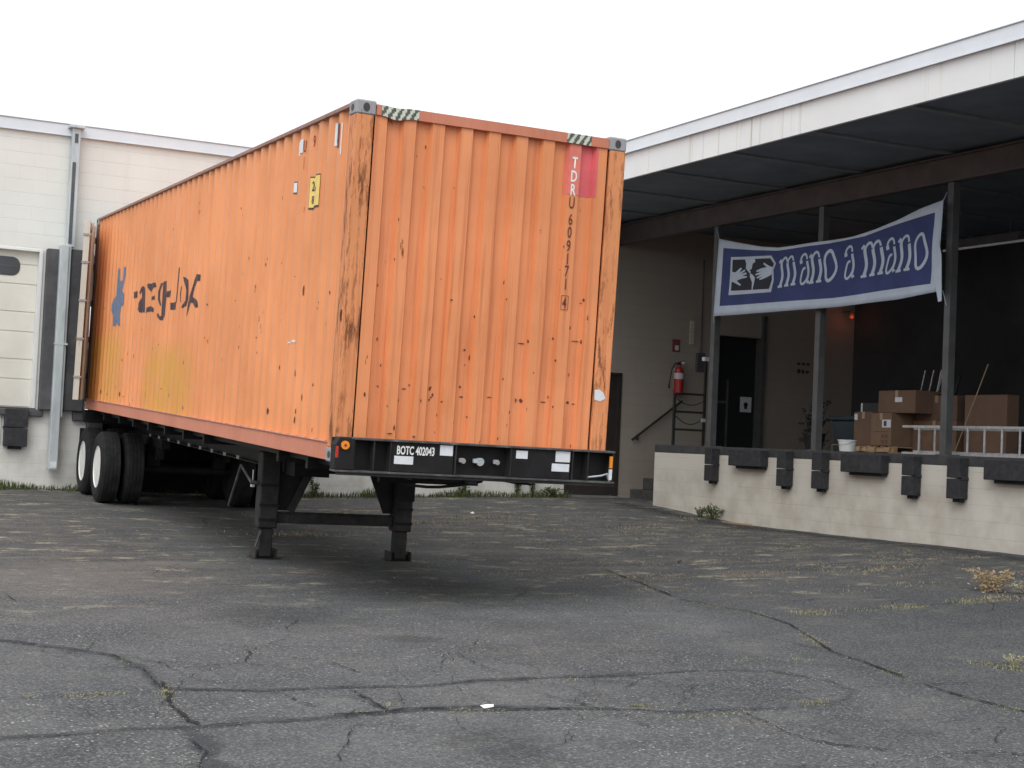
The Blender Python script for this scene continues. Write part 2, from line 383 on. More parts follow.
# ------------------------------------------------------------------ ground
GP = [[4.829, 14.997], [6.253, 14.945], [4.563, 22.03], [7.042, 21.939], [3.857, 24.0], [13.296, 24.0], [14.0, 22.209], [14.0, 19.881], [14.0, 18.306], [14.0, 16.041], [14.0, 13.819], [14.312, 24.0]]
GW = [0.0832, -0.1115, -0.0126, -0.0769, 0.0746, -0.035, 0.5102, -0.7043, 0.5356, -0.2701, 0.1959, -0.212]
def gz(x, y):
    """world height of the yard"""
    cx = max(-30, min(30, x)); cy = max(-14, min(30, y))
    z = .013 * cx + .026 * cy - 1.702
    for (px, py), k in zip(GP, GW):
        d = (px - x) ** 2 + (py - y) ** 2
        if d < 300: z += k * math.exp(-d / (2 * 2.6 * 2.6))
    return z + ZC
def axis(a, b, st, ext):
    v = []; t = a
    while t < b + 1e-6: v.append(t); t += st
    s = st; t = a; lo = []
    while t > ext[0]: s *= 1.5; t -= s; lo.append(t)
    s = st; t = v[-1]; hi = []
    while t < ext[1]: s *= 1.5; t += s; hi.append(t)
    return lo[::-1] + v + hi
xs = axis(-2, 17, .2, (-400, 400)); ys = axis(-2, 26, .2, (-400, 400))
g_ = MB(); nx = len(xs)
vs = []
for y in ys:
    for x in xs:
        n = noise.noise(Vector((x * .8, y * .8, 0))) * .012 + noise.noise(Vector((x * 2.7, y * 2.7, 3))) * .005 if -3 < x < 18 and -3 < y < 27 else 0
        vs.append((x, y, gz(x, y) + n))
g_.add(vs, [(j * nx + i, j * nx + i + 1, (j + 1) * nx + i + 1, (j + 1) * nx + i) for j in range(len(ys) - 1) for i in range(nx - 1)])
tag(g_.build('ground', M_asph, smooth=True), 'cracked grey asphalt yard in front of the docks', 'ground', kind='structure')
def gzn(x, y):
    # exact height on the triangulated/quad sheet is close to this
    return gz(x, y) + (noise.noise(Vector((x * .8, y * .8, 0))) * .012 + noise.noise(Vector((x * 2.7, y * 2.7, 3))) * .005)

CR = {
 'A':[[1.2,10.4],[1.47, 10.38], [1.59, 10.35], [1.9, 9.98], [2.15, 9.67], [2.23, 9.2], [2.19, 8.57], [2.39, 8.46], [2.71, 8.36], [3.12, 8.35], [3.65, 8.28], [4.09, 8.37], [4.62, 8.35], [5.02, 8.29], [5.64, 8.33]],
 'A2':[[2.24, 8.74], [2.21, 8.51], [2.14, 8.11], [2.13, 7.68], [2.14, 7.53]],
 'B':[[.8,7.6],[1.19, 7.56], [1.46, 7.55], [1.76, 7.59], [2.09, 7.54], [2.56, 7.56], [3.13, 7.61], [3.75, 7.67], [4.15, 7.48]],
 'C':[[2.09, 7.54], [2.06, 7.17], [1.95, 6.61], [1.9, 5.9]],
 'D':[[2.81, 7.65], [3.02, 7.62], [3.19, 7.62], [3.3, 7.67], [3.69, 7.55], [4.21, 7.47], [4.58, 7.34], [4.89, 7.21]],
 'E':[[3.21, 8.27], [3.21, 8.15], [3.21, 7.97], [3.18, 7.6]],
 'F':[[8.22, 14.08], [8.09, 13.45], [7.79, 12.39], [7.57, 11.53], [7.74, 10.71], [7.61, 9.98], [7.11, 8.85], [6.98, 8.26], [6.8, 7.56], [6.77, 7.08], [6.84, 6.59], [6.9, 5.5]],
 'G':[[8.11, 10.51], [8.65, 10.51], [9.29, 10.61], [10.09, 10.73], [11.19, 10.83], [12.2, 10.8]],
 'T':[[4.57, 8.26], [5.06, 8.36], [5.64, 8.33], [6.1, 8.19], [6.27, 7.79], [6.2, 7.48], [5.95, 7.26], [5.43, 7.18], [4.91, 7.23], [4.54, 7.27]],
 'H':[[5.12, 7.15], [5.11, 6.94], [5.04, 6.57], [5.1, 6.32], [5.23, 6.16], [5.33, 6.02]],
 'I':[[5.39, 5.9], [5.62, 5.94], [5.76, 5.94], [5.96, 5.8]],
 'J':[[3.96, 8.67], [4.24, 9.24], [4.5, 9.39], [4.74, 9.77]],
 'K':[[1.0,8.5],[1.32, 8.5], [1.53, 8.48], [1.79, 8.47], [2.11, 8.47]],
 'N':[[2.29, 9.22], [2.57, 9.12], [2.89, 9.26], [3.0, 9.49], [3.08, 9.87]],
 'O':[[4.46, 7.81], [4.44, 7.32], [4.35, 6.76]],
 'Q':[[1.91, 6.71], [2.01, 6.97], [2.02, 7.29]],
 'R':[[7.78, 8.16], [7.85, 7.94], [7.98, 7.79]],
}
def resample(pts, st, jit):
    o = []
    for (a, b), (c, d) in zip(pts, pts[1:]):
        L = math.hypot(c - a, d - b); n = max(1, int(L / st))
        for i in range(n):
            t = i / n; o.append((a + (c - a) * t + random.uniform(-jit, jit), b + (d - b) * t + random.uniform(-jit, jit)))
    o.append(tuple(pts[-1])); return o
def ragged(name, col, rough, lo, hi, nscale, amp, dens=1.):
    g = NG(name); uv = g.n('ShaderNodeUVMap'); sp = g.n('ShaderNodeSeparateXYZ'); g.l(uv.outputs[0], sp.inputs[0])
    v = g.math('SUBTRACT', 1, g.math('ABSOLUTE', g.math('SUBTRACT', g.math('MULTIPLY', sp.outputs['Y'], 2), 1)))
    n1 = g.math('MULTIPLY', g.math('SUBTRACT', g.noise(nscale, detail=6, rough=.7), .5), amp)
    n2 = g.math('MULTIPLY', g.math('SUBTRACT', g.noise(2.2, detail=4), .5), amp)
    a = g.ramp(g.math('ADD', g.math('ADD', v, n1), n2), lo, hi, 0, dens)
    g.l(a, g.b.inputs['Alpha'])
    c = g.mix(g.noise(30, detail=3), tuple(x * .75 for x in col), tuple(x * 1.25 for x in col))
    return g.done(c, rough, 0, .3)
def ribbon(mb, pts, wd, lift, st=.05, jit=.01, wvar=.5, gaps=0.):
    q = resample(pts, st, jit); prev = None; ph = random.random() * 50
    for i, (x, y) in enumerate(q):
        a = q[max(0, i - 1)]; b = q[min(len(q) - 1, i + 1)]
        dx, dy = b[0] - a[0], b[1] - a[1]; L = math.hypot(dx, dy) or 1
        k = noise.noise(Vector((ph + i * .35, 0, 0))); ww = wd * (1 + wvar * 1.6 * k) / 2 * min(1, (i + .3) / 3, (len(q) - i) / 3)
        if gaps and noise.noise(Vector((ph, i * .12, 5))) < -.5 + gaps: prev = None; continue
        ww = max(ww, .0012)
        e = [(x - dy / L * ww, y + dx / L * ww), (x + dy / L * ww, y - dx / L * ww)]
        cur = [(p[0], p[1], gzn(*p) + lift) for p in e]
        if prev: mb.add([prev[0], prev[1], cur[1], cur[0]], [(0, 1, 2, 3)])
        prev = cur
    return q
def uvs(o):
    uv = o.data.uv_layers.new(name='UVMap')
    for p in o.data.polygons:
        for k, li in enumerate(p.loop_indices): uv.data[li].uv = (0, (0, 1, 1, 0)[k])
    return o
M_tar = ragged('tar_seal', (.064, .068, .076), .85, .2, 1.1, 11, 1.5, .7)
M_smear = ragged('tyre_rub_mark', (.060, .063, .070), .85, .2, 1.2, 7, 1.5, .36)
M_crack = ragged('open_crack', (.020, .020, .021), .95, .50, .75, 45, 2.2, .9)
tar = MB(); crk = MB(); smr = MB()
for k, wd in (('A', .13), ('B', .17), ('C', .20), ('D', .09), ('E', .08)): ribbon(tar, CR[k], wd, .007, st=.08, jit=.008, wvar=.45)
ribbon(smr, CR['T'], .16, .006, st=.1, jit=.004, wvar=.6)
for k, wd, gp in (('A', .022, .22), ('A2', .045, 0), ('D', .026, .2), ('E', .02, .1), ('F', .036, .22), ('F', .02, .35), ('G', .03, .25), ('H', .03, .1), ('I', .028, .1), ('J', .02, .1), ('K', .016, .2), ('N', .018, .1), ('O', .02, .1), ('Q', .025, 0), ('R', .025, 0), ('C', .02, .2), ('B', .014, .3), ('T', .010, .4)):
    ribbon(crk, CR[k], wd, .0095, st=.035, jit=.011, wvar=.8, gaps=gp)
for i in range(110):                      # fine branching cracks
    x = random.uniform(1.0, 11.5); y = random.uniform(6, 20)
    if random.random() < .6: k0 = random.choice(list('ABDFGHIJNOF')); x, y = random.choice(resample(CR[k0], .05, 0))
    a = random.uniform(0, 6.28); p = [(x, y)]
    for j in range(random.randint(3, 9)):
        a += random.gauss(0, .32); st = random.uniform(.12, .3); x += math.cos(a) * st; y += math.sin(a) * st; p.append((x, y))
    ribbon(crk, p, random.uniform(.007, .016) * (1 + max(0, y - 9) * .08), .0095, st=.035, jit=.010, wvar=.9, gaps=.15)
ribbon(tar, [(13.62, 3.5), (13.66, 9), (13.6, 14), (13.62, 18), (13.55, 20.5), (13.5, 22.6)], .85, .006, st=.12, jit=.02, wvar=.4)
tag(uvs(tar.build('tar_seal', M_tar, fix=False)), 'dark smooth tar bands sealing the asphalt cracks', 'road marking', kind='structure')
tag(uvs(smr.build('tyre_mark', M_smear, fix=False)), 'curved dark tyre scrub mark on the asphalt', 'road marking', kind='structure')
tag(uvs(crk.build('asphalt_cracks', M_crack, fix=False)), 'branching open cracks in the asphalt', 'road marking', kind='structure')

# ------------------------------------------------------------------ grasses and weeds (uncountable)
def blade(mb, x, y, z, h, lean, wd, az=None):
    az = random.uniform(0, 6.28) if az is None else az
    dx, dy = math.cos(az), math.sin(az); px, py = -dy * wd, dx * wd
    mx, my = x + dx * lean * .35, y + dy * lean * .35
    mb.add([(x - px, y - py, z - .01), (x + px, y + py, z - .01), (mx + px * .8, my + py * .8, z + h * .6), (mx - px * .8, my - py * .8, z + h * .6), (x + dx * lean, y + dy * lean, z + h)], [(0, 1, 2, 3), (3, 2, 4)])
dry = MB(); moss = MB(); green = MB()
def tufts(mb, cx, cy, rx, ry, n, h, wd=.003, flat=1.0, clump=True):
    cen = [(random.gauss(cx, rx * .5), random.gauss(cy, ry * .5)) for _ in range(max(3, n // 35))]
    for i in range(n):
        ox, oy = random.choice(cen) if clump else (cx, cy)
        sp = random.choice((.05, .12, .3)) * (1 if clump == True else 1); x = random.gauss(ox, sp * min(1, rx * 2)); y = random.gauss(oy, sp * .5 * min(1, ry * 8))
        hh = h * random.uniform(.3, 1.1)
        blade(mb, x, y, gzn(x, y), hh, hh * flat * random.uniform(.2, 1.1), wd)
def along(mb, pts, dens, h, spread=.03, wd=.003, flat=1.4, thr=.05):
    q = resample(pts, .02, .006); ph = random.random() * 30
    for i, (x, y) in enumerate(q):
        k = noise.noise(Vector((ph + x * 2.2, y * 2.2, 1)))
        if k < thr: continue
        for _ in range(int(dens * (k - thr) * 10) + 1):
            xx = random.gauss(x, spread); yy = random.gauss(y, spread); hh = h * random.uniform(.3, 1)
            blade(mb, xx, yy, gzn(xx, yy), hh, hh * flat * random.random(), wd)
along(moss, CR['F'], 3, .010, .035, thr=.1); along(moss, CR['G'], 5, .022, .07, thr=0); along(dry, CR['G'], 4, .03, .09, thr=.05)
along(moss, CR['A2'], 3, .015, .02); along(moss, CR['D'], 3, .014, .02); along(moss, CR['T'], 2, .014, .03, thr=.2)
along(moss, CR['K'], 4, .012, .02); along(moss, CR['R'], 6, .03, .04, thr=-.3); along(moss, CR['A'], 2, .012, .02, thr=.25)
for x, y, rx, ry, n in ((4.63, 7.42, .16, .02, 170), (4.96, 7.11, .3, .03, 200), (5.72, 7.29, .14, .03, 150), (1.71, 8.46, .10, .02, 70), (1.42, 8.48, .06, .02, 40), (2.19, 9.41, .05, .04, 60), (3.3, 7.8, .06, .05, 50), (6.3, 8.6, .25, .05, 120)):
    tufts(moss, x, y, rx, ry, n, .014, .0025, 1.6)
for i in range(46):                      # matted dead grass over the far, broken part of the yard
    x = random.uniform(8.2, 13.3); y = random.uniform(12.2, 19.5)
    if random.random() < .35: x = random.uniform(6.5, 12); y = random.uniform(16.5, 21.5)
    tufts(random.choice((dry, moss, dry)), x, y, random.uniform(.2, .9), random.uniform(.05, .2), random.randint(30, 110), .016, .0045, 2.6)
for x, y, rx, ry, n, h in ((9.6, 20.25, .7, .18, 420, .03), (9.99, 18.3, .3, .08, 140, .025), (11.53, 18.67, .5, .12, 220, .024), (10.87, 13.04, .6, .12, 300, .022), (9.65, 13.2, .5, .1, 200, .02), (13.36, 20.16, .2, .2, 120, .04), (7.6, 20.9, .8, .15, 300, .04), (6.2, 17.6, .7, .12, 300, .04), (8.5, 19.4, .6, .1, 300, .04)):
    tufts(dry, x, y, rx, ry, n, h, .005, 1.5)
for i in range(2600):                    # thin scatter of single dead stalks and leaf scraps
    x = random.uniform(6.5, 13.4); y = random.uniform(11.5, 21.5)
    if noise.noise(Vector((x * .9, y * 2.0, 4))) > .02:
        for _ in range(3): xx = random.gauss(x, .05); yy = random.gauss(y, .03); blade(dry, xx, yy, gzn(xx, yy), random.uniform(.006, .022), random.uniform(.01, .05), .004)
tag(dry.build('dry_grass', M_dry, fix=False), 'matted straw coloured dead grass on the broken asphalt', 'grass', kind='stuff')
tag(moss.build('crack_grass', M_moss, fix=False), 'short pale grass growing out of the asphalt cracks', 'grass', kind='stuff')
x = 1.5
while x < 13.2:
    k = noise.noise(Vector((x * 1.3, 2, 0))); n = int(4 + 9 * max(0, k + .5))
    if 3.2 < x < 4.9 or x > 7: n = int(n * 1.3)
    if 4.9 < x < 7.6: n = n // 4
    for _ in range(n):
        xx = x + random.uniform(-.03, .03); yy = 23.93 - abs(random.gauss(0, .16)); hh = random.uniform(.04, .12) * (1.1 + k)
        blade(green, xx, yy, gzn(xx, yy), hh, hh * random.uniform(.1, .7), .006)
    x += .03
tag(green.build('weeds', M_green, fix=False), 'green weeds in a strip along the foot of the back wall', 'grass', kind='stuff')
# loose crumbs of asphalt and stones
peb = MB()
for i in range(1700):
    if i % 3: k = random.choice(list(CR)); a = random.choice(resample(CR[k], .03, .0)); x = random.gauss(a[0], .05); y = random.gauss(a[1], .05)
    else: x = random.uniform(.8, 13); y = random.uniform(5.5, 22)
    if x > 13.8: continue
    s = random.uniform(.003, .010) * (1 + max(0, y - 8) * .06); z = gzn(x, y) + s * .3
    pts = [(x + s * random.uniform(.6, 1.2) * a, y + s * random.uniform(.6, 1.2) * b, z + s * c * random.uniform(.5, .9)) for a, b, c in ((1, 0, 0), (0, 1, 0), (-1, 0, 0), (0, -1, 0), (0, 0, 1))]
    peb.add(pts, [(0, 1, 4), (1, 2, 4), (2, 3, 4), (3, 0, 4)])
tag(peb.build('gravel', simple('grey_gravel', (.22, .21, .19), .9, .4, 9), fix=False), 'loose grit and asphalt crumbs scattered on the yard', 'gravel', kind='stuff')

def leafy(name, x, y, z, n, h, r, mat, stem_mat, label, leaf=.03, stems=7, cat='weed', group=None):
    t = thing(name, (x, y, z), label, cat, group)
    st = MB(); lf = MB()
    for i in range(stems):
        a = random.uniform(0, 6.28); rr = r * random.uniform(.2, 1); hh = h * random.uniform(.6, 1)
        p0 = (math.cos(a) * r * .12, math.sin(a) * r * .12, -.02); p1 = (math.cos(a) * rr * .6, math.sin(a) * rr * .6, hh * .6); p2 = (math.cos(a) * rr, math.sin(a) * rr, hh)
        st.path([p0, p1, p2], .004, 5)
        for j in range(n // stems):
            k = random.random() ** .7; b = Vector(p0).lerp(Vector(p1), k * 2) if k < .5 else Vector(p1).lerp(Vector(p2), k * 2 - 1)
            b += Vector((random.gauss(0, r * .15), random.gauss(0, r * .15), random.gauss(0, h * .05))); b.z = max(b.z, .005)
            d = Vector((random.uniform(-1, 1), random.uniform(-1, 1), random.uniform(-.3, .9))).normalized(); e = d.orthogonal().normalized()
            s = leaf * random.uniform(.5, 1.2)
            lf.add([b, b + d * s * .5 + e * s * .28, b + d * s, b + d * s * .5 - e * s * .28], [(0, 1, 2, 3)])
    st.build('stem', stem_mat, t); lf.build('leaves', mat, t, fix=False)
    return t
leafy('withered_weed', 10.95, 11.23, gz(10.95, 11.23), 420, .22, .30, M_rustleaf, M_dry, 'withered orange and straw coloured weed clump near the right edge of the yard', .045, 16)
leafy('withered_weed', 11.25, 11.0, gz(11.25, 11.0), 260, .12, .25, M_moss, M_dry, 'low pale green weed clump at the end of the grassy joint', .035, 12)
leafy('withered_weed', 8.05, 8.0, gz(8.05, 8.0), 160, .07, .12, M_moss, M_dry, 'small pale weed tuft at the right edge of the yard, nearest the viewer', .02, 9)
leafy('green_weed', 13.86, 20.62, gz(13.86, 20.62), 150, .17, .10, M_green, M_green, 'small green weed at the dock wall foot, left one of two', .045, 9)
leafy('green_weed', 13.84, 20.25, gz(13.84, 20.25), 260, .24, .17, M_green, M_green, 'bushier green weed at the dock wall foot, right one of two', .05, 12)
for i, (x, h, r, n, lb) in enumerate(((12.22, .50, .07, 260, 'tall thin weed climbing the back wall, left one of two stems'), (12.52, .55, .07, 260, 'tall thin weed climbing the back wall, right one of two stems'), (11.2, .30, .12, 120, 'spindly weed against the back wall left of the two climbing weeds'), (8.5, .33, .10, 120, 'upright weed against the back wall seen beside the right trailer leg'), (12.9, .16, .28, 220, 'low rounded green weed at the wall foot beside the brown door'))):
    leafy('wall_weed', x, 23.9, gz(x, 23.9), n, h, r, M_green, M_green, lb, .055, 6, group='weeds along the back wall')

# ------------------------------------------------------------------ back warehouse
W = lambda h: h + ZC
YW = 24.0
wh = thing('warehouse', (4, YW, gz(4, YW)), 'long cream painted block warehouse wall with overhead loading doors behind the trailer', 'building')
def P(mb, name, mat, root=wh, **k): return mb.build(name, mat, root, off=tuple(root.location), **k)
TOP = 4.42
# wall with holes: two dock doors (bay1 x 1.45..4.00, bay2 x 4.75..7.30), door heads 2.62, sills .22 ; man door x 13.27..14.31
b = MB()
def wseg(x0, x1, z0, z1): b.box(x0, x1, YW, YW + .25, W(z0), W(z1))
wseg(-26, 1.45, -2.2, TOP); wseg(1.45, 4.0, 2.62, TOP); wseg(1.45, 4.0, -2.2, .22); wseg(4.0, 4.75, -2.2, TOP)
wseg(4.75, 7.3, 2.62, TOP); wseg(4.75, 7.3, -2.2, .22); wseg(7.3, 13.2, -2.2, TOP)
P(b, 'wall', M_wall)
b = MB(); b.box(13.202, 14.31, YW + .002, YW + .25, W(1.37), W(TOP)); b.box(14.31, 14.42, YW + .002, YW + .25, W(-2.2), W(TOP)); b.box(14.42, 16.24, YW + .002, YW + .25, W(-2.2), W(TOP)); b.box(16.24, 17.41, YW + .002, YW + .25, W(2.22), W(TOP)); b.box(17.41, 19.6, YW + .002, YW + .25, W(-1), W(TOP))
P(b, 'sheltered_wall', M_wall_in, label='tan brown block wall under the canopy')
b = MB(); b.box(-26, 11.72, YW - .05, YW + .3, W(TOP), W(TOP + .17)); b.box(-26, 11.72, YW - .065, YW - .05, W(TOP - .012), W(TOP + .0))
b.box(-26, 11.72, YW - .07, YW + .32, W(TOP + .17), W(TOP + .185)); P(b, 'roof_flashing', M_flash, bevel=.004)
b = MB(); b.box(-26, 40, YW + .3, YW + 30, W(TOP - .1), W(TOP + .05)); P(b, 'roof', M_flash)
# overhead doors
def odoor(x0, x1, win):
    d = MB(); zz = .24; k = 0
    hs_ = [.42, .30] * 6
    z = .23
    rows = []
    while z < 2.60: h_ = hs_[k % 2]; z1 = min(2.62, z + h_); rows.append((z, z1)); z = z1; k += 1
    for a, c in rows:
        d.box(x0, x1, YW + .09, YW + .13, W(a + .012), W(c - .003))
        d.box(x0, x1, YW + .10, YW + .13, W(a - .003), W(a + .012))
    o = P(d, 'overhead_door', M_doorpanel, bevel=.004)
    # rounded dark window low in the top panel
    if win:
        pl = []
        cx0, cx1, cz0, cz1 = win; r = (cz1 - cz0) * .42
        for cx, cz, a0 in ((cx1 - r, cz1 - r, 0), (cx0 + r, cz1 - r, 90), (cx0 + r, cz0 + r, 180), (cx1 - r, cz0 + r, 270)):
            for j in range(6): a = R(a0 + j * 18); pl.append((cx + r * math.cos(a), W(cz) + r * math.sin(a)))
        e = MB(); e.prism(pl, 1, YW + .082, YW + .095); ob = e.build('window', M_glass, o, off=tuple(wh.location))
        e = MB(); e.box(cx0 + .03, cx1 - .03, YW + .076, YW + .081, W((cz0 + cz1) / 2 - .008), W((cz0 + cz1) / 2 + .008)); e.build('window_bar', M_pillar, o, off=tuple(wh.location))
    return o
odoor(1.52, 3.95, (2.95, 3.69, 2.215, 2.50)); odoor(4.82, 7.23, None)
b = MB(); b.box(3.95, 4.0, YW - .03, YW + .1, W(.22), W(2.60)); b.box(1.45, 1.52, YW - .03, YW + .1, W(.22), W(2.60)); b.box(1.45, 4.0, YW - .02, YW + .1, W(2.60), W(2.63))
P(b, 'door_frame', M_frame)
def pad(x0, x1, z0, z1, name='dock_seal_pad', d=.14):
    q = MB(); q.box(x0, x1, YW - d, YW - .002, W(z0), W(z1)); return P(q, name, M_sealpad, bevel=.012)
pad(4.045, 4.24, .205, 2.655); pad(4.40, 4.70, .205, 2.675); pad(7.3, 7.6, .205, 2.675); pad(1.2, 1.43, .205, 2.655)
pad(3.0, 4.12, .10, .203, d=.10); pad(4.56, 4.78, .06, .203, d=.10); pad(4.78, 5.02, -.18, .2, d=.12)
b = MB(); b.box(4.82, 7.64, YW - .012, YW - .002, W(-1.3), W(.0)); b.box(4.78, 4.82, YW - .03, YW - .002, W(-1.3), W(.04)); b.box(7.64, 7.68, YW - .03, YW - .002, W(-1.3), W(.04)); b.box(4.78, 7.68, YW - .03, YW - .002, W(.0), W(.04)); P(b, 'bay_shade_sheet', simple('bay_shade_black', (.012, .012, .012), .9, .2), label='flat black sheet painted as shade below the loading door')  # flat black sheet and edging stand in for shade behind the wheels
b = MB(); b.box(3.0, 4.0, YW - .06, YW + .12, W(.203), W(.225)); P(b, 'dock_sill', M_edgedock)
def bumper(root, M, x, z0, z1, wd, dp, name='dock_bumper'):
    """a stack of laminated rubber between steel end plates"""
    q = MB(); n = 9; hm = (z0 + z1) / 2
    for a, c in ((z0, hm - .006), (hm + .006, z1)):
        q.box(x - wd / 2, x + wd / 2, -dp, 0, a, c, M=M)
    q.box(x - wd / 2 - .012, x - wd / 2, -dp * .8, 0, hm - .02, hm + .02, M=M)
    q.box(x - wd * .28, x + wd * .30, -dp * .55, 0, z0 - .045, z0 - .002, M=M)
    return q.build(name, M_rubpad, root, off=tuple(root.location), bevel=.008)
bumper(wh, Matrix.Translation((0, YW - .002, 0)), 3.73, W(-.36), W(.20), .33, .16)
b = MB(); b.box(3.1, 3.52, YW - .03, YW, W(-.33), W(.19)); P(b, 'notice_panel', M_frame)
# downspout with its hopper
b = MB()
b.box(4.315, 4.435, YW - .17, YW - .03, W(2.70), W(4.55)); P(b, 'downspout', M_steel, bevel=.006, label='galvanised square downspout, wider below')
b = MB(); b.box(4.215, 4.345, YW - .24, YW - .06, W(-.69), W(2.72)); b.box(4.345, 4.385, YW - .20, YW - .08, W(.1), W(2.72)); P(b, 'downspout', M_steel, bevel=.008)
b = MB(); b.box(4.26, 4.49, YW - .22, YW - .01, W(4.525), W(4.56)); P(b, 'downspout_hopper', M_steel, bevel=.004)
b = MB(); b.box(4.35, 4.40, YW - .178, YW - .170, W(4.30), W(4.44)); b.box(4.335, 4.385, YW - .178, YW - .170, W(2.75), W(4.0)); P(b, 'channel_slot', M_pillar)
b = MB(); b.box(4.235, 4.325, YW - .25, YW - .242, W(-.66), W(-.57)); P(b, 'cleanout_cap', M_white)
for z in (1.2,):
    b = MB(); b.box(4.205, 4.395, YW - .246, YW - .0, W(z), W(z + .03)); P(b, 'pipe_strap', M_steel)
# brown man door at yard level
b = MB(); b.box(13.26, 14.25, YW + .03, YW + .07, W(-.83), W(1.34)); md = P(b, 'entrance_door', M_mandoor)
b = MB(); b.box(13.2, 13.26, YW - .02, YW + .1, W(-.86), W(1.37)); b.box(14.25, 14.31, YW - .02, YW + .1, W(-.86), W(1.37)); b.box(13.2, 14.31, YW - .02, YW + .1, W(1.34), W(1.375)); P(b, 'door_frame', M_mandoor)
b = MB(); b.box(13.2, 14.31, YW - .10, YW + .1, W(-.93), W(-.86)); P(b, 'door_sill', M_conc)
b = MB(); b.rod((13.36, YW + .0, W(.1)), (13.36, YW - .05, W(.1)), .015); b.rod((13.36, YW - .05, W(.1)), (13.46, YW - .05, W(.1)), .012); b.build('door_handle', M_steel, md, off=tuple(wh.location))
# dark doorway on the platform
b = MB(); b.box(16.24, 16.30, YW - .03, YW + .2, W(.1), W(2.22)); b.box(17.37, 17.45, YW - .06, YW + .2, W(.1), W(2.65)); P(b, 'door_frame', M_pillar)
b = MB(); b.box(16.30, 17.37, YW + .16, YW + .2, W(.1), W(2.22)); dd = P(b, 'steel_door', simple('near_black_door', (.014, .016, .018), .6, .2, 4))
b = MB(); b.box(16.72, 16.76, YW + .14, YW + .158, W(.1), W(1.4)); b.box(16.35, 16.72, YW + .14, YW + .158, W(.95), W(.99)); b.build('push_bar', M_pillar, dd, off=tuple(wh.location))

# ------------------------------------------------------------------ loading dock wing on the right
DX = 14.0; FL = .10
dk = thing('loading_dock', (DX, 18, gz(14, 18)), 'raised cream block loading dock with black bumpers under the canopy', 'loading dock')
def PD(mb, name, mat, **k): return mb.build(name, mat, dk, off=tuple(dk.location), **k)
YE = 22.28; Y0 = 4.0
b = MB(); b.box(DX, DX + .25, Y0, YE, W(-2.4), W(-.03)); b.box(DX + .25, 15.62, YE - .2, YE - .002, W(-2.4), W(-.03)); PD(b, 'dock_wall', M_wall_dock)
b = MB(); b.box(DX - .006, DX + .14, Y0, YE + .004, W(-.035), W(FL)); b.box(DX + .14, 15.64, YE - .14, YE + .004, W(-.035), W(FL)); PD(b, 'dock_edge', M_edgedock, bevel=.008)
b = MB(); b.box(DX + .14, 25, Y0, YE - .14, W(-.1), W(FL - .003)); b.box(15.64, 25, YE - .14, YW, W(-.1), W(FL - .003)); PD(b, 'dock_floor', M_conc)
MX = Matrix(((0, 1, 0, DX - .006), (1, 0, 0, 0), (0, 0, 1, 0), (0, 0, 0, 1)))   # x->world y, -y -> world -x
for (ya, yb) in ((20.763, 20.336), (18.835, 18.414), (17.991, 17.575), (16.054, 15.661), (15.193, 14.794), (12.95, 12.55), (12.1, 11.7)):
    ya *= .9893; bumper(dk, MX, (ya + yb) / 2, W(-.45), W(FL - .03), ya - yb, .15)
for (ya, yb) in ((19.88, 19.04), (17.15, 16.304), (14.38, 13.45)):
    q = MB(); q.box(DX - .16, DX - .006, yb, ya, W(-.185), W(FL - .035)); q.box(DX - .10, DX - .006, yb + .03, ya - .12, W(-.225), W(-.187)); PD(q, 'dock_leveler_lip', M_rubpad, bevel=.008)
for i in range(5):
    z = -.93 + .206 * (i + 1); q = MB(); q.box(14.57 + .27 * i, 15.66, YE + .01, YW - .01, W(-1.3) if i == 0 else W(z - .206), W(z)); 
    if i == 4: continue
    PD(q, 'step', M_step, bevel=.01)
for y in (20.71, 18.0, 15.31, 12.6, 9.9, 7.2):
    q = MB(); q.box(14.02, 14.13, y - .055, y + .055, W(FL), W(3.68)); p_ = PD(q, 'pillar', M_pillar)
    q = MB(); q.box(14.0, 14.22, y - .11, y + .11, W(FL - .001), W(FL + .012)); q.build('base_plate', M_pillar, p_, off=tuple(dk.location))
# deep interior
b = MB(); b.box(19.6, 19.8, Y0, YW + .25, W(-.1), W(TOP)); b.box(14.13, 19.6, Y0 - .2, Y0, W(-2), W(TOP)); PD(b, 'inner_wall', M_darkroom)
# ------------------------------------------------------------------ canopy roof
cn = thing('canopy_roof', (11.65, 18, W(4.03)), 'flat canopy roof over the dock with a cream stained fascia', 'roof')
def PC(mb, name, mat, **k): return mb.build(name, mat, cn, off=tuple(cn.location), **k)
FX = 11.66
yj = [Y0, 8.2, 11.85, 15.45, 19.05, 22.7, YW - .002]
for a, c in zip(yj, yj[1:]):
    q = MB(); q.box(FX, FX + .05, a + .003, c - .003, W(4.035), W(TOP)); PC(q, 'fascia_panel', M_fascia)
q = MB(); q.box(FX + .008, FX + .045, Y0, YW - .004, W(4.04), W(TOP - .003)); PC(q, 'fascia_joint', M_pillar)
q = MB(); q.box(FX - .05, FX + .2, Y0, YW - .07, W(TOP + .004), W(TOP + .17)); q.box(FX - .065, FX - .05, Y0, YW - .08, W(TOP - .014), W(TOP + .002)); q.box(FX - .07, FX + .22, Y0, YW - .08, W(TOP + .17), W(TOP + .185)); PC(q, 'roof_flashing', M_flash, bevel=.004)
q = MB(); q.box(FX + .05, 25, Y0, YW - .004, W(4.09), W(TOP - .05)); PC(q, 'soffit_deck', M_deck)
y = Y0 + .6
while y < YW - .3:
    q = MB(); q.box(FX + .06, 19.55, y - .05, y + .05, W(4.062), W(4.0885)); PC(q, 'joist', M_joist); y += 1.8
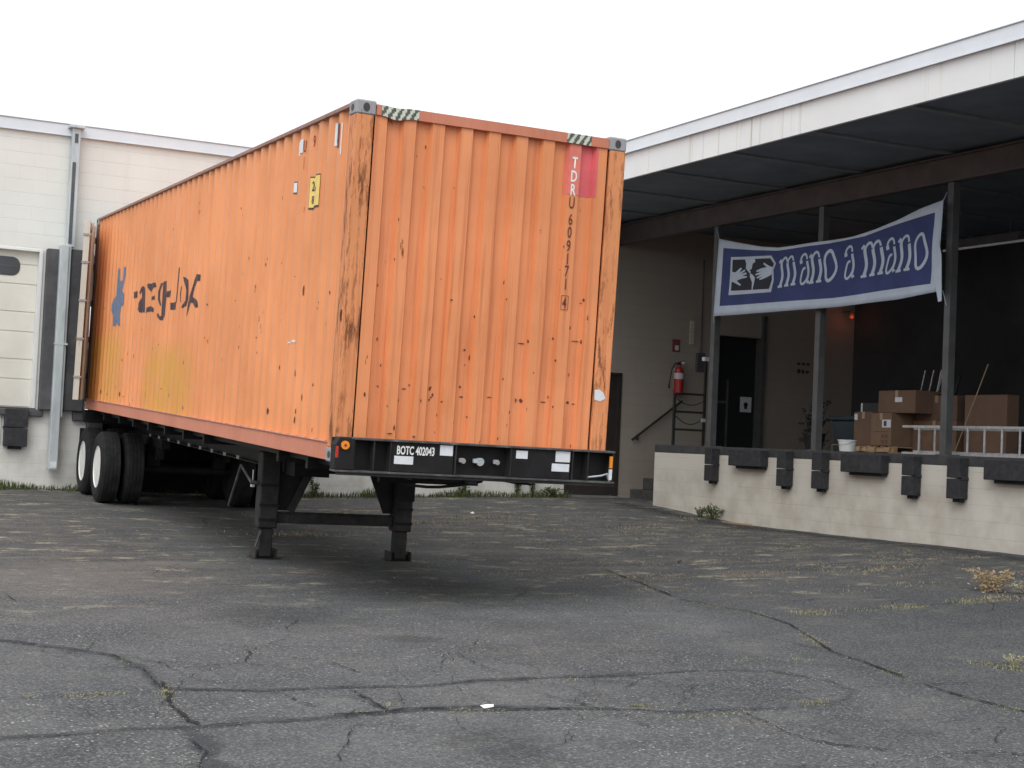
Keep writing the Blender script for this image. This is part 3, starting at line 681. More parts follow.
q = MB(); q.box(14.0, 14.16, Y0, YW - .004, W(3.69), W(3.71)); q.box(14.07, 14.09, Y0, YW - .004, W(3.71), W(4.02)); q.box(14.0, 14.16, Y0, YW - .004, W(4.02), W(4.038)); PC(q, 'roof_beam', M_beam)

# ------------------------------------------------------------------ shipping container
RCW = Matrix(((0.99927934, 0.03704641, 0.00826924), (-0.03670733, 0.99860507, -0.03795374), (-0.00966375, 0.03762284, 0.99924528)))
MC = RCW.to_4x4(); MC.translation = Vector((4.21413615, 11.47519524, -0.20969534 + ZC))
L, WD, H = 12.192, 2.438, 2.896
ct = thing('shipping_container', None, 'rusty orange corrugated shipping container sitting on the trailer chassis', 'container', M=MC)
# corrugation profiles: depth (inwards) as piecewise linear function
def prof(start, end, flat, slope, inner, depth):
    pts = [(start, 0)]; t = start
    while t < end - .03:
        for d, z in ((flat, 0), (slope, depth), (inner, depth), (slope, 0)):
            t += d; pts.append((min(t, end), z))
            if t >= end: break
    return pts
SIDE = prof(.165, 12.03, .072, .062, .072, .036)
FRNT = prof(.165, 2.273, .104, .022, .102, .046)
def depth_at(pr, t):
    for (a, za), (c, zc) in zip(pr, pr[1:]):
        if a <= t <= c and c > a: return za + (zc - za) * (t - a) / (c - a)
    return 0
NZ = 14
def corr(pr, place, z0, z1):
    q = MB(); n = len(pr); vs = []
    for k in range(NZ + 1):
        z = z0 + (z1 - z0) * k / NZ
        for t, d in pr:
            dent = .006 * noise.noise(Vector((t * .9, z * 1.1, 7))) + .004 * noise.noise(Vector((t * 2.5, z * 2, 1)))
            if k in (0, NZ) or t in (pr[0][0], pr[-1][0]): dent = 0
            vs.append(place(t, d + .012 + max(-.008, dent), z))
    q.add(vs, [(k * n + i, k * n + i + 1, (k + 1) * n + i + 1, (k + 1) * n + i) for k in range(NZ) for i in range(n - 1)])
    return q
SX = .008
corr(SIDE, lambda t, d, z: (SX + d, t, z), .160, 2.854).build('side_panel', M_side, ct)
corr(SIDE, lambda t, d, z: (WD - SX - d, t, z), .160, 2.854).build('side_panel', M_side, ct)
corr(FRNT, lambda t, d, z: (t, .004 + d, z), .16, 2.79).build('front_wall', M_front, ct)
q = MB(); rp = prof(.1, 12.1, .09, .03, .09, .02)
q.add([(x, t, 2.872 - d) for t, d in rp for x in (.06, WD - .06)], [(2 * i, 2 * i + 1, 2 * i + 3, 2 * i + 2) for i in range(len(rp) - 1)]); q.build('roof_panel', M_side, ct)
q = MB(); q.box(.06, WD - .06, .06, 12.1, .11, .14); q.build('container_floor', M_wood, ct)
for x0, x1, lip in ((.0, .05, 1), (WD - .05, WD, -1)):
    q = MB(); q.box(x0, x1, .17, L - .17, .012, .150); q.box(min(x0, x0 - .012 * lip) if lip > 0 else x0, x1 if lip > 0 else x1 + .012, .17, L - .17, .150, .158); q.build('bottom_rail', M_rail, ct, bevel=.003)
    q = MB(); q.box(x0, x1, .17, L - .17, 2.852, 2.886); q.build('top_rail', M_toprail, ct, bevel=.003)
q = MB(); q.box(.16, WD - .16, .0, .06, .0, .158); q.build('front_sill', M_rail, ct)
# dented header: bows down near the left end
q = MB(); n = 40
vs = []
for i in range(n + 1):
    x = .17 + (WD - .34) * i / n; d = .035 * math.exp(-((x - .34) / .08) ** 2)
    vs += [(x, .0, 2.79 - d * .7), (x, -.004, 2.872 - d * .3), (x, .06, 2.874), (x, .06, 2.79)]
q.add(vs, [(4 * i + a, 4 * i + (a + 1) % 4, 4 * i + 4 + (a + 1) % 4, 4 * i + 4 + a) for i in range(n) for a in range(4)] + [(0, 1, 2, 3), (4 * n + 3, 4 * n + 2, 4 * n + 1, 4 * n)])
q.build('front_header', M_rail, ct)
# hazard stripes on the header
for xa, xb in ((.21, .53), (1.87, 2.10)):
    q = MB(); k = 0; x = xa
    base = MB()
    def hz(x, v): # point on the header face
        d = .035 * math.exp(-((x - .34) / .08) ** 2); z0 = 2.79 - d * .7; z1 = 2.872 - d * .3
        return (x, -.004 * v, z0 + (z1 - z0) * v)
    m_ = 24
    for i in range(m_):
        for j in range(6):
            u0 = xa + (xb - xa) * i / m_; u1 = xa + (xb - xa) * (i + 1) / m_; v0 = j / 6; v1 = (j + 1) / 6
            st = int(((u0 + u1) / 2 - (v0 + v1) / 2 * .05) / .032) % 2
            pts = [hz(u0, v0), hz(u1, v0), hz(u1, v1), hz(u0, v1)]
            base.add([(p[0], p[1] - .003, p[2]) for p in pts], [(0, 1, 2, 3)], st)
    base.build('hazard_stripe', [M_hzdark, M_hzpale], ct)
def post(x, y, s, sy, mat):
    q = MB()
    X = lambda a: x + s * a; Y = lambda a: y + sy * a
    pl = [(X(0), Y(.0)), (X(.15), Y(.0)), (X(.15), Y(.03)), (X(.13), Y(.05)), (X(.05), Y(.05)), (X(.05), Y(.14)), (X(.03), Y(.16)), (X(.0), Y(.16))]
    q.prism(pl, 2, .118, 2.778); return q.build('corner_post', mat, ct, bevel=.005)
for x, s in ((0, 1), (WD, -1)):
    post(x, 0, s, 1, M_post); post(x, L, s, -1, M_rearpost)
def casting(x, y, z, s, sy, up, mat=M_cast):
    """block casting with oval holes in its outer faces"""
    q = MB(); a = [x, x + s * .162]; c = [y, y + sy * .178]; x0, x1 = min(a), max(a); y0, y1 = min(c), max(c); z0, z1 = z, z + .118
    ye = -.012 if sy > 0 else .0; 
    bm = bmesh.new()
    # body as a box with bevelled edges
    q.box(x0 - .004, x1 + .004, y0 - .004, y1 + .004, z0, z1)
    o = q.build('corner_casting', mat, ct, bevel=.012)
    xc = (x0 + x1) / 2; yc = (y0 + y1) / 2; zc = (z0 + z1) / 2
    def oval(cx, cz, rx, rz): return [(cx + rx * math.cos(i * math.pi / 8), cz + rz * math.sin(i * math.pi / 8)) for i in range(16)]
    fy = y0 - .0065 if sy > 0 else y1 + .0065
    h = MB(); h.prism(oval(xc, zc, .028, .036), 1, fy, fy + sy * .004); h.build('casting_hole', M_dark, o)
    fx = x0 - .0065 if s > 0 else x1 + .0065
    h = MB(); h.prism(oval(yc, zc, .036, .028), 0, fx, fx + s * .004)
    h.build('casting_hole', M_dark, o)
    bm.free(); return o
for x, s in ((0, 1), (WD, -1)):
    for y, sy in ((0, 1), (L, -1)):
        for z in (0, H - .118): casting(x, y, z, s, sy, z > 1, M_cast)
# rear frame and doors
q = MB(); q.box(.16, WD - .16, L - .06, L, 2.79, 2.88); q.build('rear_header', M_rearpost, ct)
q = MB(); q.box(.16, WD - .16, L - .06, L, .0, .15); q.build('rear_sill', M_rearpost, ct)
def rdoor(hx, ang, sgn):
    D = Matrix.Translation((hx, L - .06, 0)) @ Matrix.Rotation(ang, 4, 'Z')
    q = MB(); z0, z1 = .155, 2.735
    # door leaf runs along local +x*sgn, thickness .06
    q.box(0, sgn * 1.16, -.045, .0, z0 + .05, z1 - .05, M=D)
    o = q.build('rear_door', M_door, ct, bevel=.004, label='open cream rear door folded back beside the container' if hx < 1 else None)
    q = MB()
    for a, c in ((0, .06), (1.10, 1.17)): q.box(sgn * a, sgn * c, -.055, .025, z0, z1, M=D)
    q.box(sgn * .06, sgn * 1.10, -.055, .02, z1 - .09, z1, M=D); q.box(sgn * .06, sgn * 1.10, -.055, .02, z0, z0 + .09, M=D); q.build('door_rim', M_door, o)
    for z in (.45, 1.0, 1.55, 2.1, 2.5):
        q = MB(); q.box(-sgn * .04, sgn * .07, -.075, .05, z, z + .09, M=D); q.build('hinge', M_rearpost, o)
        q = MB(); q.box(sgn * 1.12, sgn * 1.185, -.065, .045, z + .02, z + .05, M=D); q.build('gasket_clip', M_cast, o)
    for xx in (.38, .85):
        q = MB(); q.rod(D @ Vector((sgn * xx, .045, z0)), D @ Vector((sgn * xx, .045, z1)), .017); q.build('locking_bar', M_door, o)
    return o
rdoor(-.06, math.atan2(-1.05, -.225), 1)
rdoor(WD + .06, math.atan2(-1.05, .20), 1)

# painted marks that follow the corrugation
def cut_u(bm, breaks, ax):
    for t in breaks:
        co = [0, 0, 0]; co[ax] = t; no = [0, 0, 0]; no[ax] = 1
        bmesh.ops.bisect_plane(bm, geom=bm.verts[:] + bm.edges[:] + bm.faces[:], dist=1e-6, plane_co=co, plane_no=no)
TV = (-3.792, -11.607)                     # spot the lettering was surveyed from, in the container's own axes
def surveyed(yp):
    dx, dy = .02 - TV[0], yp - TV[1]; k = yp - .55
    while k < yp + .6:
        x = TV[0] + dx * (k - TV[1]) / dy
        if x >= SX + .012 + depth_at(SIDE, k): return k
        k += .004
    return yp
def on_side(polys, name, mat, lift=.002, parent=ct, survey=True):
    bm = bmesh.new()
    for pl in polys:
        vs = [bm.verts.new((0, y, z)) for y, z in pl]
        try: bm.faces.new(vs)
        except Exception: pass
    bm.normal_update(); bmesh.ops.triangulate(bm, faces=bm.faces[:])
    ya = min(v.co.y for v in bm.verts); yb = max(v.co.y for v in bm.verts)
    if survey:
        cut_u(bm, [ya + (yb - ya) * i / int(2 + (yb - ya) / .015) for i in range(1, int(2 + (yb - ya) / .015))], 1)
        for v in bm.verts: v.co.y = surveyed(v.co.y)
        ya = min(v.co.y for v in bm.verts); yb = max(v.co.y for v in bm.verts)
        cut_u(bm, [t for t, d in SIDE if ya < t < yb], 1)
    else: cut_u(bm, [t for t, d in SIDE if ya < t < yb], 1)
    for v in bm.verts:
        dent = .006 * noise.noise(Vector((v.co.y * .9, v.co.z * 1.1, 7))) + .004 * noise.noise(Vector((v.co.y * 2.5, v.co.z * 2, 1)))
        v.co.x = SX + depth_at(SIDE, v.co.y) + .012 + max(-.008, dent) - lift - .002
    me = bpy.data.meshes.new(name); bm.to_mesh(me); bm.free(); me.materials.append(mat)
    o = bpy.data.objects.new(name, me); C.objects.link(o); o.parent = parent; return o
def on_front(bm, name, mat, lift=.003, parent=ct):
    bm.normal_update(); bmesh.ops.triangulate(bm, faces=bm.faces[:])
    xa = min(v.co.x for v in bm.verts); xb = max(v.co.x for v in bm.verts)
    cut_u(bm, [t for t, d in FRNT if xa < t < xb], 0)
    for v in bm.verts:
        dent = .006 * noise.noise(Vector((v.co.x * .9, v.co.z * 1.1, 7))) + .004 * noise.noise(Vector((v.co.x * 2.5, v.co.z * 2, 1)))
        v.co.y = .004 + depth_at(FRNT, v.co.x) + .012 + max(-.008, dent) - lift - .002
    me = bpy.data.meshes.new(name); bm.to_mesh(me); bm.free(); me.materials.append(mat)
    o = bpy.data.objects.new(name, me); C.objects.link(o); o.parent = parent; return o
def text_bm(s, h, sx=.62, weight=0.):
    """centred text outline, cap height h, in x/z"""
    cu = bpy.data.curves.new('t', 'FONT'); cu.body = s; cu.size = 1; cu.align_x = 'CENTER'; cu.offset = weight; cu.resolution_u = 3
    o = bpy.data.objects.new('t', cu); C.objects.link(o); bpy.context.view_layer.update()
    me = bpy.data.meshes.new_from_object(o.evaluated_get(bpy.context.evaluated_depsgraph_get()))
    bm = bmesh.new(); bm.from_mesh(me)
    bpy.data.objects.remove(o); bpy.data.curves.remove(cu); bpy.data.meshes.remove(me)
    ys = [v.co.y for v in bm.verts]; y0, y1 = min(ys), max(ys); k = h / .73
    for v in bm.verts: v.co = Vector((v.co.x * k * sx, 0, (v.co.y) * k))
    return bm
z = 2.588
rows = [('T', 2.586), ('D', 2.471), ('R', 2.356), ('U', 2.245), ('6', 2.105), ('0', 1.995), ('9', 1.88), ('1', 1.768), ('7', 1.665), ('1', 1.555), ('4', 1.395)]
for i, (chh, zb) in enumerate(rows):
    bm = text_bm(chh, .098, .62, .02 if i < 3 else .006)
    for v in bm.verts: v.co.x += 1.966 - i * .0012; v.co.z += zb
    on_front(bm, 'letter', M_letterw if i < 3 else M_markd, .0035)
bm = bmesh.new()
for x0, x1, z0, z1 in ((1.922, 1.926, 1.38, 1.503), (1.986, 1.990, 1.38, 1.503), (1.926, 1.986, 1.38, 1.384), (1.926, 1.986, 1.499, 1.503)):
    bm.faces.new([bm.verts.new(p) for p in ((x0, 0, z0), (x1, 0, z0), (x1, 0, z1), (x0, 0, z1))])
on_front(bm, 'check_digit_box', M_markd)
bm = bmesh.new(); bm.faces.new([bm.verts.new(p) for p in ((2.02, 0, 2.36), (2.185, 0, 2.36), (2.185, 0, 2.78), (2.02, 0, 2.78))]); on_front(bm, 'red_patch', M_red, .0012)
bm = bmesh.new(); bm.faces.new([bm.verts.new(p) for p in ((1.89, 0, 2.36), (2.019, 0, 2.36), (2.019, 0, 2.78), (1.89, 0, 2.78))]); on_front(bm, 'red_patch', simple('faded_red_paint', (.72, .19, .14), .5, .15, 4), .0012)
q = MB(); q.add([(2.295, -.004, .64), (2.35, -.004, .63), (2.40, -.004, .655), (2.38, -.004, .70), (2.34, -.004, .73), (2.29, -.004, .725)], [(0, 1, 2, 3, 4, 5)]); q.build('tape_scrap', M_white, ct)
MARKS={
 'emblem':[[10.312, 1.235], [10.326, 1.38], [10.529, 1.461], [10.505, 1.552], [10.185, 1.665], [10.185, 1.771], [10.202, 2.029], [10.04, 2.036], [9.969, 1.853], [9.766, 1.852], [9.757, 2.037], [9.616, 2.045], [9.589, 1.911], [9.671, 1.811], [9.752, 1.71], [9.589, 1.66], [9.581, 1.512], [9.75, 1.494], [9.799, 1.369], [9.728, 1.227], [9.892, 1.229], [9.995, 1.283], [10.058, 1.231]],
 'm1':[[8.884, 1.665], [8.664, 1.669], [8.646, 1.579], [8.868, 1.582]],
 'm2':[[8.544, 1.639], [8.424, 1.705], [8.312, 1.729], [8.183, 1.682], [8.095, 1.376], [8.452, 1.384], [8.562, 1.428], [8.535, 1.512], [8.374, 1.564], [8.326, 1.569], [8.351, 1.64], [8.404, 1.648], [8.464, 1.615]],
 'm3':[[8.065, 1.74], [7.81, 1.734], [7.513, 1.738], [7.461, 1.683], [7.623, 1.675], [7.775, 1.633], [8.033, 1.691]],
 'm4':[[7.715, 1.557], [7.523, 1.578], [7.493, 1.53], [7.7, 1.516]],
 'm5':[[8.01, 1.429], [7.744, 1.449], [7.533, 1.417], [7.517, 1.369], [7.788, 1.382], [8.023, 1.367]],
 'm6':[[7.03, 1.732], [6.86, 1.725], [6.815, 1.516], [6.826, 1.308], [6.933, 1.258], [7.09, 1.257], [7.266, 1.304], [7.312, 1.345], [7.215, 1.343], [7.105, 1.301], [7.014, 1.312], [7.022, 1.522]],
 'm7':[[7.181, 1.712], [7.039, 1.704], [7.201, 1.62], [7.195, 1.527], [7.057, 1.438], [7.151, 1.436], [7.307, 1.518], [7.311, 1.624]],
 'm8':[[6.819, 1.6], [6.602, 1.605], [6.613, 1.529], [6.808, 1.531]],
 'm9':[[6.571, 1.457], [6.275, 1.455], [6.275, 1.367], [6.543, 1.373]],
 'm10':[[6.25, 1.864], [6.203, 1.859], [6.243, 1.448], [6.29, 1.449]],
 'm11':[[6.043, 1.629], [6.003, 1.628], [6.048, 1.555], [6.039, 1.492], [6.0, 1.441], [6.066, 1.468], [6.102, 1.544]],
 'm12':[[5.994, 1.739], [5.909, 1.738], [5.701, 1.69], [5.646, 1.48], [5.718, 1.396], [5.963, 1.378], [5.971, 1.403], [5.793, 1.46], [5.773, 1.57], [5.885, 1.66]],
 'm13':[[5.313, 1.736], [5.104, 1.73], [5.108, 1.659], [5.264, 1.66], [5.351, 1.603], [5.425, 1.497], [5.169, 1.435], [5.123, 1.369], [5.277, 1.363], [5.375, 1.423], [5.51, 1.427], [5.677, 1.267], [5.643, 1.419], [5.587, 1.502], [5.459, 1.607], [5.378, 1.688]],
}
on_side([MARKS['emblem']], 'side_emblem', M_emblem)
on_side([v for k, v in MARKS.items() if k != 'emblem'], 'side_lettering', M_logo)
def side_text(s, yc, zb, h, mat, sx=.7, wt=0., lift=.004):
    bm = text_bm(s, h, sx, wt)
    polys = [[(yc - v.co.x, zb + v.co.z) for v in f.verts] for f in bm.faces]; bm.free()
    return on_side(polys, 'letter', mat, lift)
side_text('U', 1.41, 2.645, .11, M_markd, .9); side_text('9', 1.13, 2.655, .11, M_markd, .9); side_text('1', 1.41, 2.49, .12, M_markd)
def side_rect(y0, y1, z0, z1, mat, name, lift=.003): return on_side([[(y0, z0), (y1, z0), (y1, z1), (y0, z1)]], name, mat, lift)
side_rect(1.47, 1.60, 2.64, 2.76, M_white, 'white_patch'); side_rect(.50, .57, 2.60, 2.79, M_white, 'white_patch'); side_rect(.37, .40, 2.50, 2.76, M_white, 'white_patch')
side_rect(.455, .49, 2.56, 2.76, M_markd, 'dark_mark')
side_rect(.895, 1.205, 2.115, 2.40, M_dark, 'placard_border', .004); side_rect(.895, 1.185, 2.13, 2.388, M_yplate, 'placard', .006)
side_text('2,', 1.06, 2.275, .085, M_dark, 1.3, .02, .009); side_text('8', 1.07, 2.165, .07, M_dark, 1.3, .02, .009)
side_rect(1.585, 1.70, 2.30, 2.41, M_dark, 'stencil_border'); side_rect(1.585, 1.685, 2.312, 2.40, M_white, 'stencil_patch', .005)
side_rect(1.30, 1.42, .965, .985, M_white, 'scrape'); side_rect(1.45, 1.55, .955, .967, M_white, 'scrape')

RF= [[1.416, 1.424, 0.009, 0.009], [1.598, 1.069, 0.043, 0.004], [1.652, 1.091, 0.007, 0.026], [2.1, 1.126, 0.043, 0.004], [2.15, 1.126, 0.007, 0.026], [1.89, 1.133, 0.009, 0.017], [1.088, 0.977, 0.013, 0.013], [1.137, 0.915, 0.007, 0.035], [1.63, 0.591, 0.022, 0.022], [1.585, 0.588, 0.013, 0.026], [2.073, 0.6, 0.017, 0.017], [2.125, 0.59, 0.017, 0.009], [1.84, 0.591, 0.035, 0.005], [1.883, 0.634, 0.007, 0.017], [1.344, 0.6, 0.035, 0.004], [1.09, 0.588, 0.026, 0.004], [2.149, 1.483, 0.007, 0.026], [2.131, 1.454, 0.017, 0.005], [0.805, 0.637, 0.013, 0.017], [0.82, 0.568, 0.017, 0.009], [2.045, 1.237, 0.01, 0.017], [1.068, 0.671, 0.009, 0.013], [1.712, 0.831, 0.007, 0.009], [0.921, 1.374, 0.013, 0.009], [0.907, 0.538, 0.009, 0.009], [0.322, 1.008, 0.01, 0.019], [0.626, 0.655, 0.01, 0.01], [0.581, 0.622, 0.026, 0.004], [0.234, 0.557, 0.016, 0.022], [0.297, 1.437, 0.007, 0.017], [0.131, 1.278, 0.009, 0.052], [0.125, 0.903, 0.013, 0.026], [0.812, 0.649, 0.014, 0.01], [0.834, 0.589, 0.01, 0.026], [0.806, 0.546, 0.013, 0.009], [1.075, 0.67, 0.009, 0.013], [1.093, 0.976, 0.01, 0.009], [1.138, 0.913, 0.006, 0.035], [0.503, 0.306, 0.009, 0.035], [0.678, 0.24, 0.017, 0.01], [0.469, 0.254, 0.035, 0.005], [0.84, 1.539, 0.007, 0.007], [0.93, 1.373, 0.01, 0.007], [0.369, 0.797, 0.007, 0.017], [0.356, 0.629, 0.014, 0.005], [0.717, 0.535, 0.006, 0.017], [0.431, 0.473, 0.007, 0.013], [1.102, 0.853, 0.006, 0.006], [0.084, 0.601, 0.017, 0.035], [0.043, 0.738, 0.022, 0.043], [0.079, 1.099, 0.01, 0.087], [0.065, 0.859, 0.01, 0.104], [0.056, 0.421, 0.026, 0.043], [0.124, 0.345, 0.017, 0.052], [0.021, 0.319, 0.026, 0.026], [0.013, 1.292, 0.013, 0.104], [-0.009, 1.171, 0.016, 0.087]]
RS= [[1.149, 1.413, 0.024, 0.077], [2.033, 0.334, 0.033, 0.045], [1.144, 0.367, 0.018, 0.034], [0.693, 0.603, 0.019, 0.021], [0.988, 0.49, 0.017, 0.042], [2.592, 1.013, 0.036, 0.011], [1.74, 0.738, 0.022, 0.035], [3.478, 1.395, 0.032, 0.008], [1.451, 1.545, 0.022, 0.009], [0.391, 1.365, 0.021, 0.024], [0.679, 1.292, 0.014, 0.012], [10.909, 0.294, 0.066, 0.05], [9.41, 0.297, 0.073, 0.047], [5.504, 0.243, 0.04, 0.033], [2.017, 0.341, 0.033, 0.036], [1.155, 0.284, 0.024, 0.043], [6.729, 0.428, 0.045, 0.012], [9.122, 0.27, 0.043, 0.011], [9.403, 0.759, 0.073, 0.016], [8.169, 1.157, 0.046, 0.009], [7.064, 0.961, 0.041, 0.008], [7.405, 0.91, 0.036, 0.007], [4.676, 1.383, 0.055, 0.013], [4.707, 1.029, 0.037, 0.008], [11.105, 1.501, 0.076, 0.013]]
M_rustmark = simple('rust_scab', (.13, .048, .026), .9, .5, 30, dirt=(.03, .012, .01), dirt_amt=.8)
def blobpoly(u, v, ru, rv):
    n = 9; return [(u + ru * math.cos(k * 6.283 / n) * random.uniform(.55, 1.25), v + rv * math.sin(k * 6.283 / n) * random.uniform(.55, 1.25)) for k in range(n)]
for grp, onf in ((RF, 1), (RS, 0)):
    bm = bmesh.new(); polys = []
    for u, v, ru, rv in grp:
        pl = blobpoly(u, v, max(.005, ru * .75), max(.006, rv * .75))
        if onf: bm.faces.new([bm.verts.new((a, 0, b_)) for a, b_ in pl if 1])
        else: polys.append(pl)
    if onf:
        for k in range(34):        # small chips all over, thicker low down and along the groove edges
            u = random.choice([t for t, d in FRNT]) + random.gauss(0, .012); v = .18 + 2.5 * random.random() ** 1.7
            if .17 < u < 2.26: bm.faces.new([bm.verts.new((a, 0, b_)) for a, b_ in blobpoly(u, v, random.uniform(.002, .006), random.uniform(.004, .02))])
        on_front(bm, 'rust_spots', M_rustmark, .0045)['kind'] = 'stuff'
    else:
        for k in range(26):
            u = random.uniform(.3, 11.8); v = .18 + 2.4 * random.random() ** 1.8; polys.append(blobpoly(u, v, random.uniform(.006, .02), random.uniform(.005, .03)))
        on_side(polys, 'rust_spots', M_rustmark, .0045)['kind'] = 'stuff'; bm.free()
for x0, lip in ((-.013, 1), (WD + .002, -1)):
    q = MB(); q.box(x0, x0 + .011, .18, L - .18, .1585, .164); q.build('rail_lip', simple('rail_lip_highlight', (.66, .42, .33), .6, .3, 14), ct)  # pale strip paints the highlight along the rail's lip

# ------------------------------------------------------------------ trailer chassis
CO = Vector((0, 3.5, -1.2))
ch = thing('trailer_chassis', None, 'black skeletal trailer chassis standing on its landing legs under the container', 'trailer', M=MC @ Matrix.Translation(CO))
def T(mb, name, mat, parent=ch, **k): return mb.build(name, mat, parent, off=tuple(CO), **k)
# front bolster
fb = MB(); fb.box(-.02, 2.45, -.03, -.010, -.045, .205); bol = T(fb, 'front_bolster', M_black)
q = MB(); q.box(.10, 2.455, -.15, -.0301, .195, .212); T(q, 'bolster_flange', M_edge, bol, bevel=.003)
q = MB(); q.box(-.03, 2.455, -.17, -.0301, -.062, -.046); T(q, 'bolster_flange', M_edge, bol, bevel=.003)
q = MB(); q.box(.0, 2.455, -.155, -.10, -.085, -.0625); T(q, 'bolster_lip', M_black2, bol)
q = MB(); q.prism([(-.03, -.045), (.13, -.045), (.13, .211), (.0, .211), (-.03, .15)], 1, -.15, -.0305); T(q, 'bolster_end', M_black, bol, bevel=.006)
for a, c in ((.445, .985), (1.50, 2.045)): q = MB(); q.box(a, c, -.125, -.0305, -.045, .194); T(q, 'bolster_panel', M_black, bol, bevel=.004)
for x in (.29, .125, .430, .992, 1.485, 2.055, 2.20, 2.438): q = MB(); q.box(x, x + .010, -.14, -.0305, -.045, .194); T(q, 'stiffener', M_black2, bol)
q = MB(); q.rod((.045, -.151, .150), (.045, -.168, .150), .034, n=20); lm = T(q, 'marker_light', M_amber, bol)
q = MB(); q.rod((.045, -.168, .150), (.045, -.171, .150), .012, n=12); T(q, 'lens_dot', M_redlens, lm)
q = MB(); q.box(-.028, -.005, -.154, -.1501, .05, .14); T(q, 'reflector', M_redlens, bol)
q = MB(); q.box(2.405, 2.43, -.156, -.141, .07, .17); T(q, 'reflector', M_amber, bol)
q = MB(); q.box(2.405, 2.43, -.156, -.141, -.03, .06); T(q, 'reflector', M_white, bol)
bm = text_bm('BOTC 402043', .068, .66, .03)
for v in bm.verts: v.co = Vector((v.co.x + .685, -.129, v.co.z + .100))
me = bpy.data.meshes.new('fleet_number'); bm.to_mesh(me); bm.free(); me.materials.append(M_letterw)
for v in me.vertices: v.co -= CO
o = bpy.data.objects.new('fleet_number', me); C.objects.link(o); o.parent = ch
xsn = [v.co.x for v in me.vertices]; sxf = .322 / (max(xsn) - min(xsn))
for v in me.vertices: v.co.x = .651 + (v.co.x - (max(xsn) + min(xsn)) / 2) * sxf
for x0, x1, z0, z1 in ((.471, .634, .020, .085), (.860, .972, .105, .188), (1.538, 1.643, .112, .178), (1.902, 2.037, .100, .190), (1.872, 2.034, .020, .085)):
    q = MB(); q.box(x0, x1, -.1285, -.1255, z0, z1); T(q, 'sticker', M_white, bol)
for x, r in ((1.084, .022), (1.235, .035), (1.39, .020)):
    q = MB(); q.rod((x, -.031, .075), (x, -.10, .065), r * .7, r, n=14); q.box(x - r * 1.8, x + r * .4, -.10, -.075, .055, .09); T(q, 'air_coupling', M_steel if r > .03 else M_cast, bol, bevel=.003)
q = MB(); q.path([(2.22, -.09, -.02), (2.35, -.11, .0), (2.42, -.10, .02)], .008); q.path([(2.42, -.10, .02), (2.45, -.1, -.04)], .02); T(q, 'loose_hose', M_steel, bol)
q = MB(); q.box(1.12, 1.20, -.14, -.06, -.115, -.086); T(q, 'bolster_hook', M_black, bol)
# main beams
for x in (.75, 1.70):
    q = MB(); q.prism([(-.0095, -.032), (12.1, -.032), (12.1, -.285), (4.4, -.285), (3.3, -.10), (-.0095, -.10)], 0, x - .006, x + .006); q.box(x - .07, x + .07, 4.4, 12.1, -.297, -.2852); q.box(x - .07, x + .07, -.0095, 3.3, -.112, -.1002); q.bar((x, 3.3, -.106), (x, 4.4, -.291), .14, .012); q.box(x - .07, x + .07, -.0095, 12.1, -.0318, -.018); bmn = T(q, 'main_beam', M_black)
    if x < 1:
        for k in range(9):
            y = 5.45 + k * .62; r = MB(); r.box(x - .073, x - .0705, y, y + .13, -.297, -.257); T(r, 'reflector_tab', M_cast, bmn)
for y in [1.0, 1.9, 4.8, 5.8, 6.8, 7.8, 8.8, 9.8, 11.0]:
    q = MB(); q.box(.10, .68, y - .03, y + .03, -.11, -.012); q.box(.757, 1.693, y - .03, y + .03, -.2, -.05); q.box(1.77, 2.34, y - .03, y + .03, -.11, -.012); T(q, 'crossmember', M_black)
q = MB(); q.box(.20, .26, .2, 12.0, -.06, -.012); T(q, 'outrigger_rail', M_black)
q = MB(); q.box(-.01, 2.45, 12.0, 12.18, -.20, -.012); T(q, 'rear_bolster', M_black)
for k, (xa, sg) in enumerate(((1.15, .10), (1.32, .16))):
    q = MB(); q.path([(xa, .05 + .3 * i, -.10 - sg * math.sin(i * math.pi / 11) - (.08 if i > 9 else 0)) for i in range(12)], .014, 7); T(q, 'air_hose', M_black)
# landing gear
LY = 3.5
gear_x = (.485, 1.935)
for x in gear_x:
    q = MB(); q.box(x - .098, x + .098, LY - .085, LY + .085, -.87, -.10); lg = T(q, 'landing_leg', M_black2, bevel=.012)
    q = MB(); q.box(x - .068, x + .068, LY - .06, LY + .06, -1.16, -.8702); T(q, 'leg_ram', M_black2, lg, bevel=.01)
    q = MB(); q.box(x - .14, x + .14, LY - .12, LY + .12, -1.195, -1.175); q.prism([(x - .12, -1.1745), (x + .12, -1.1745), (x + .07, -1.11), (x - .07, -1.11)], 1, LY - .012, LY + .012); q.box(x - .115, x - .10, LY - .10, LY + .10, -1.1745, -1.08); q.box(x + .10, x + .115, LY - .10, LY + .10, -1.1745, -1.08); T(q, 'sand_shoe', M_black2, lg)
    q = MB(); q.rod((x - .11, LY, -1.10), (x + .11, LY, -1.10), .018); T(q, 'axle_pin', M_edge, lg)
    for z in (-.45, -.65, -.80): q = MB(); q.box(x - .100, x + .100, LY - .091, LY - .0851, z, z + .03); T(q, 'leg_band', M_black, lg)
q = MB(); q.prism([(.583, -.20), (.90, -.20), (.88, -.34), (.735, -.69), (.583, -.69)], 1, LY - .01, LY + .01); q.box(.583, .90, LY - .06, LY - .0101, -.34, -.30); T(q, 'leg_gusset', M_black)
q = MB(); q.bar((.885, LY - .04, -.32), (.72, LY - .04, -.70), .08, .02, up=(0, 1, 0)); T(q, 'leg_brace', M_black2)
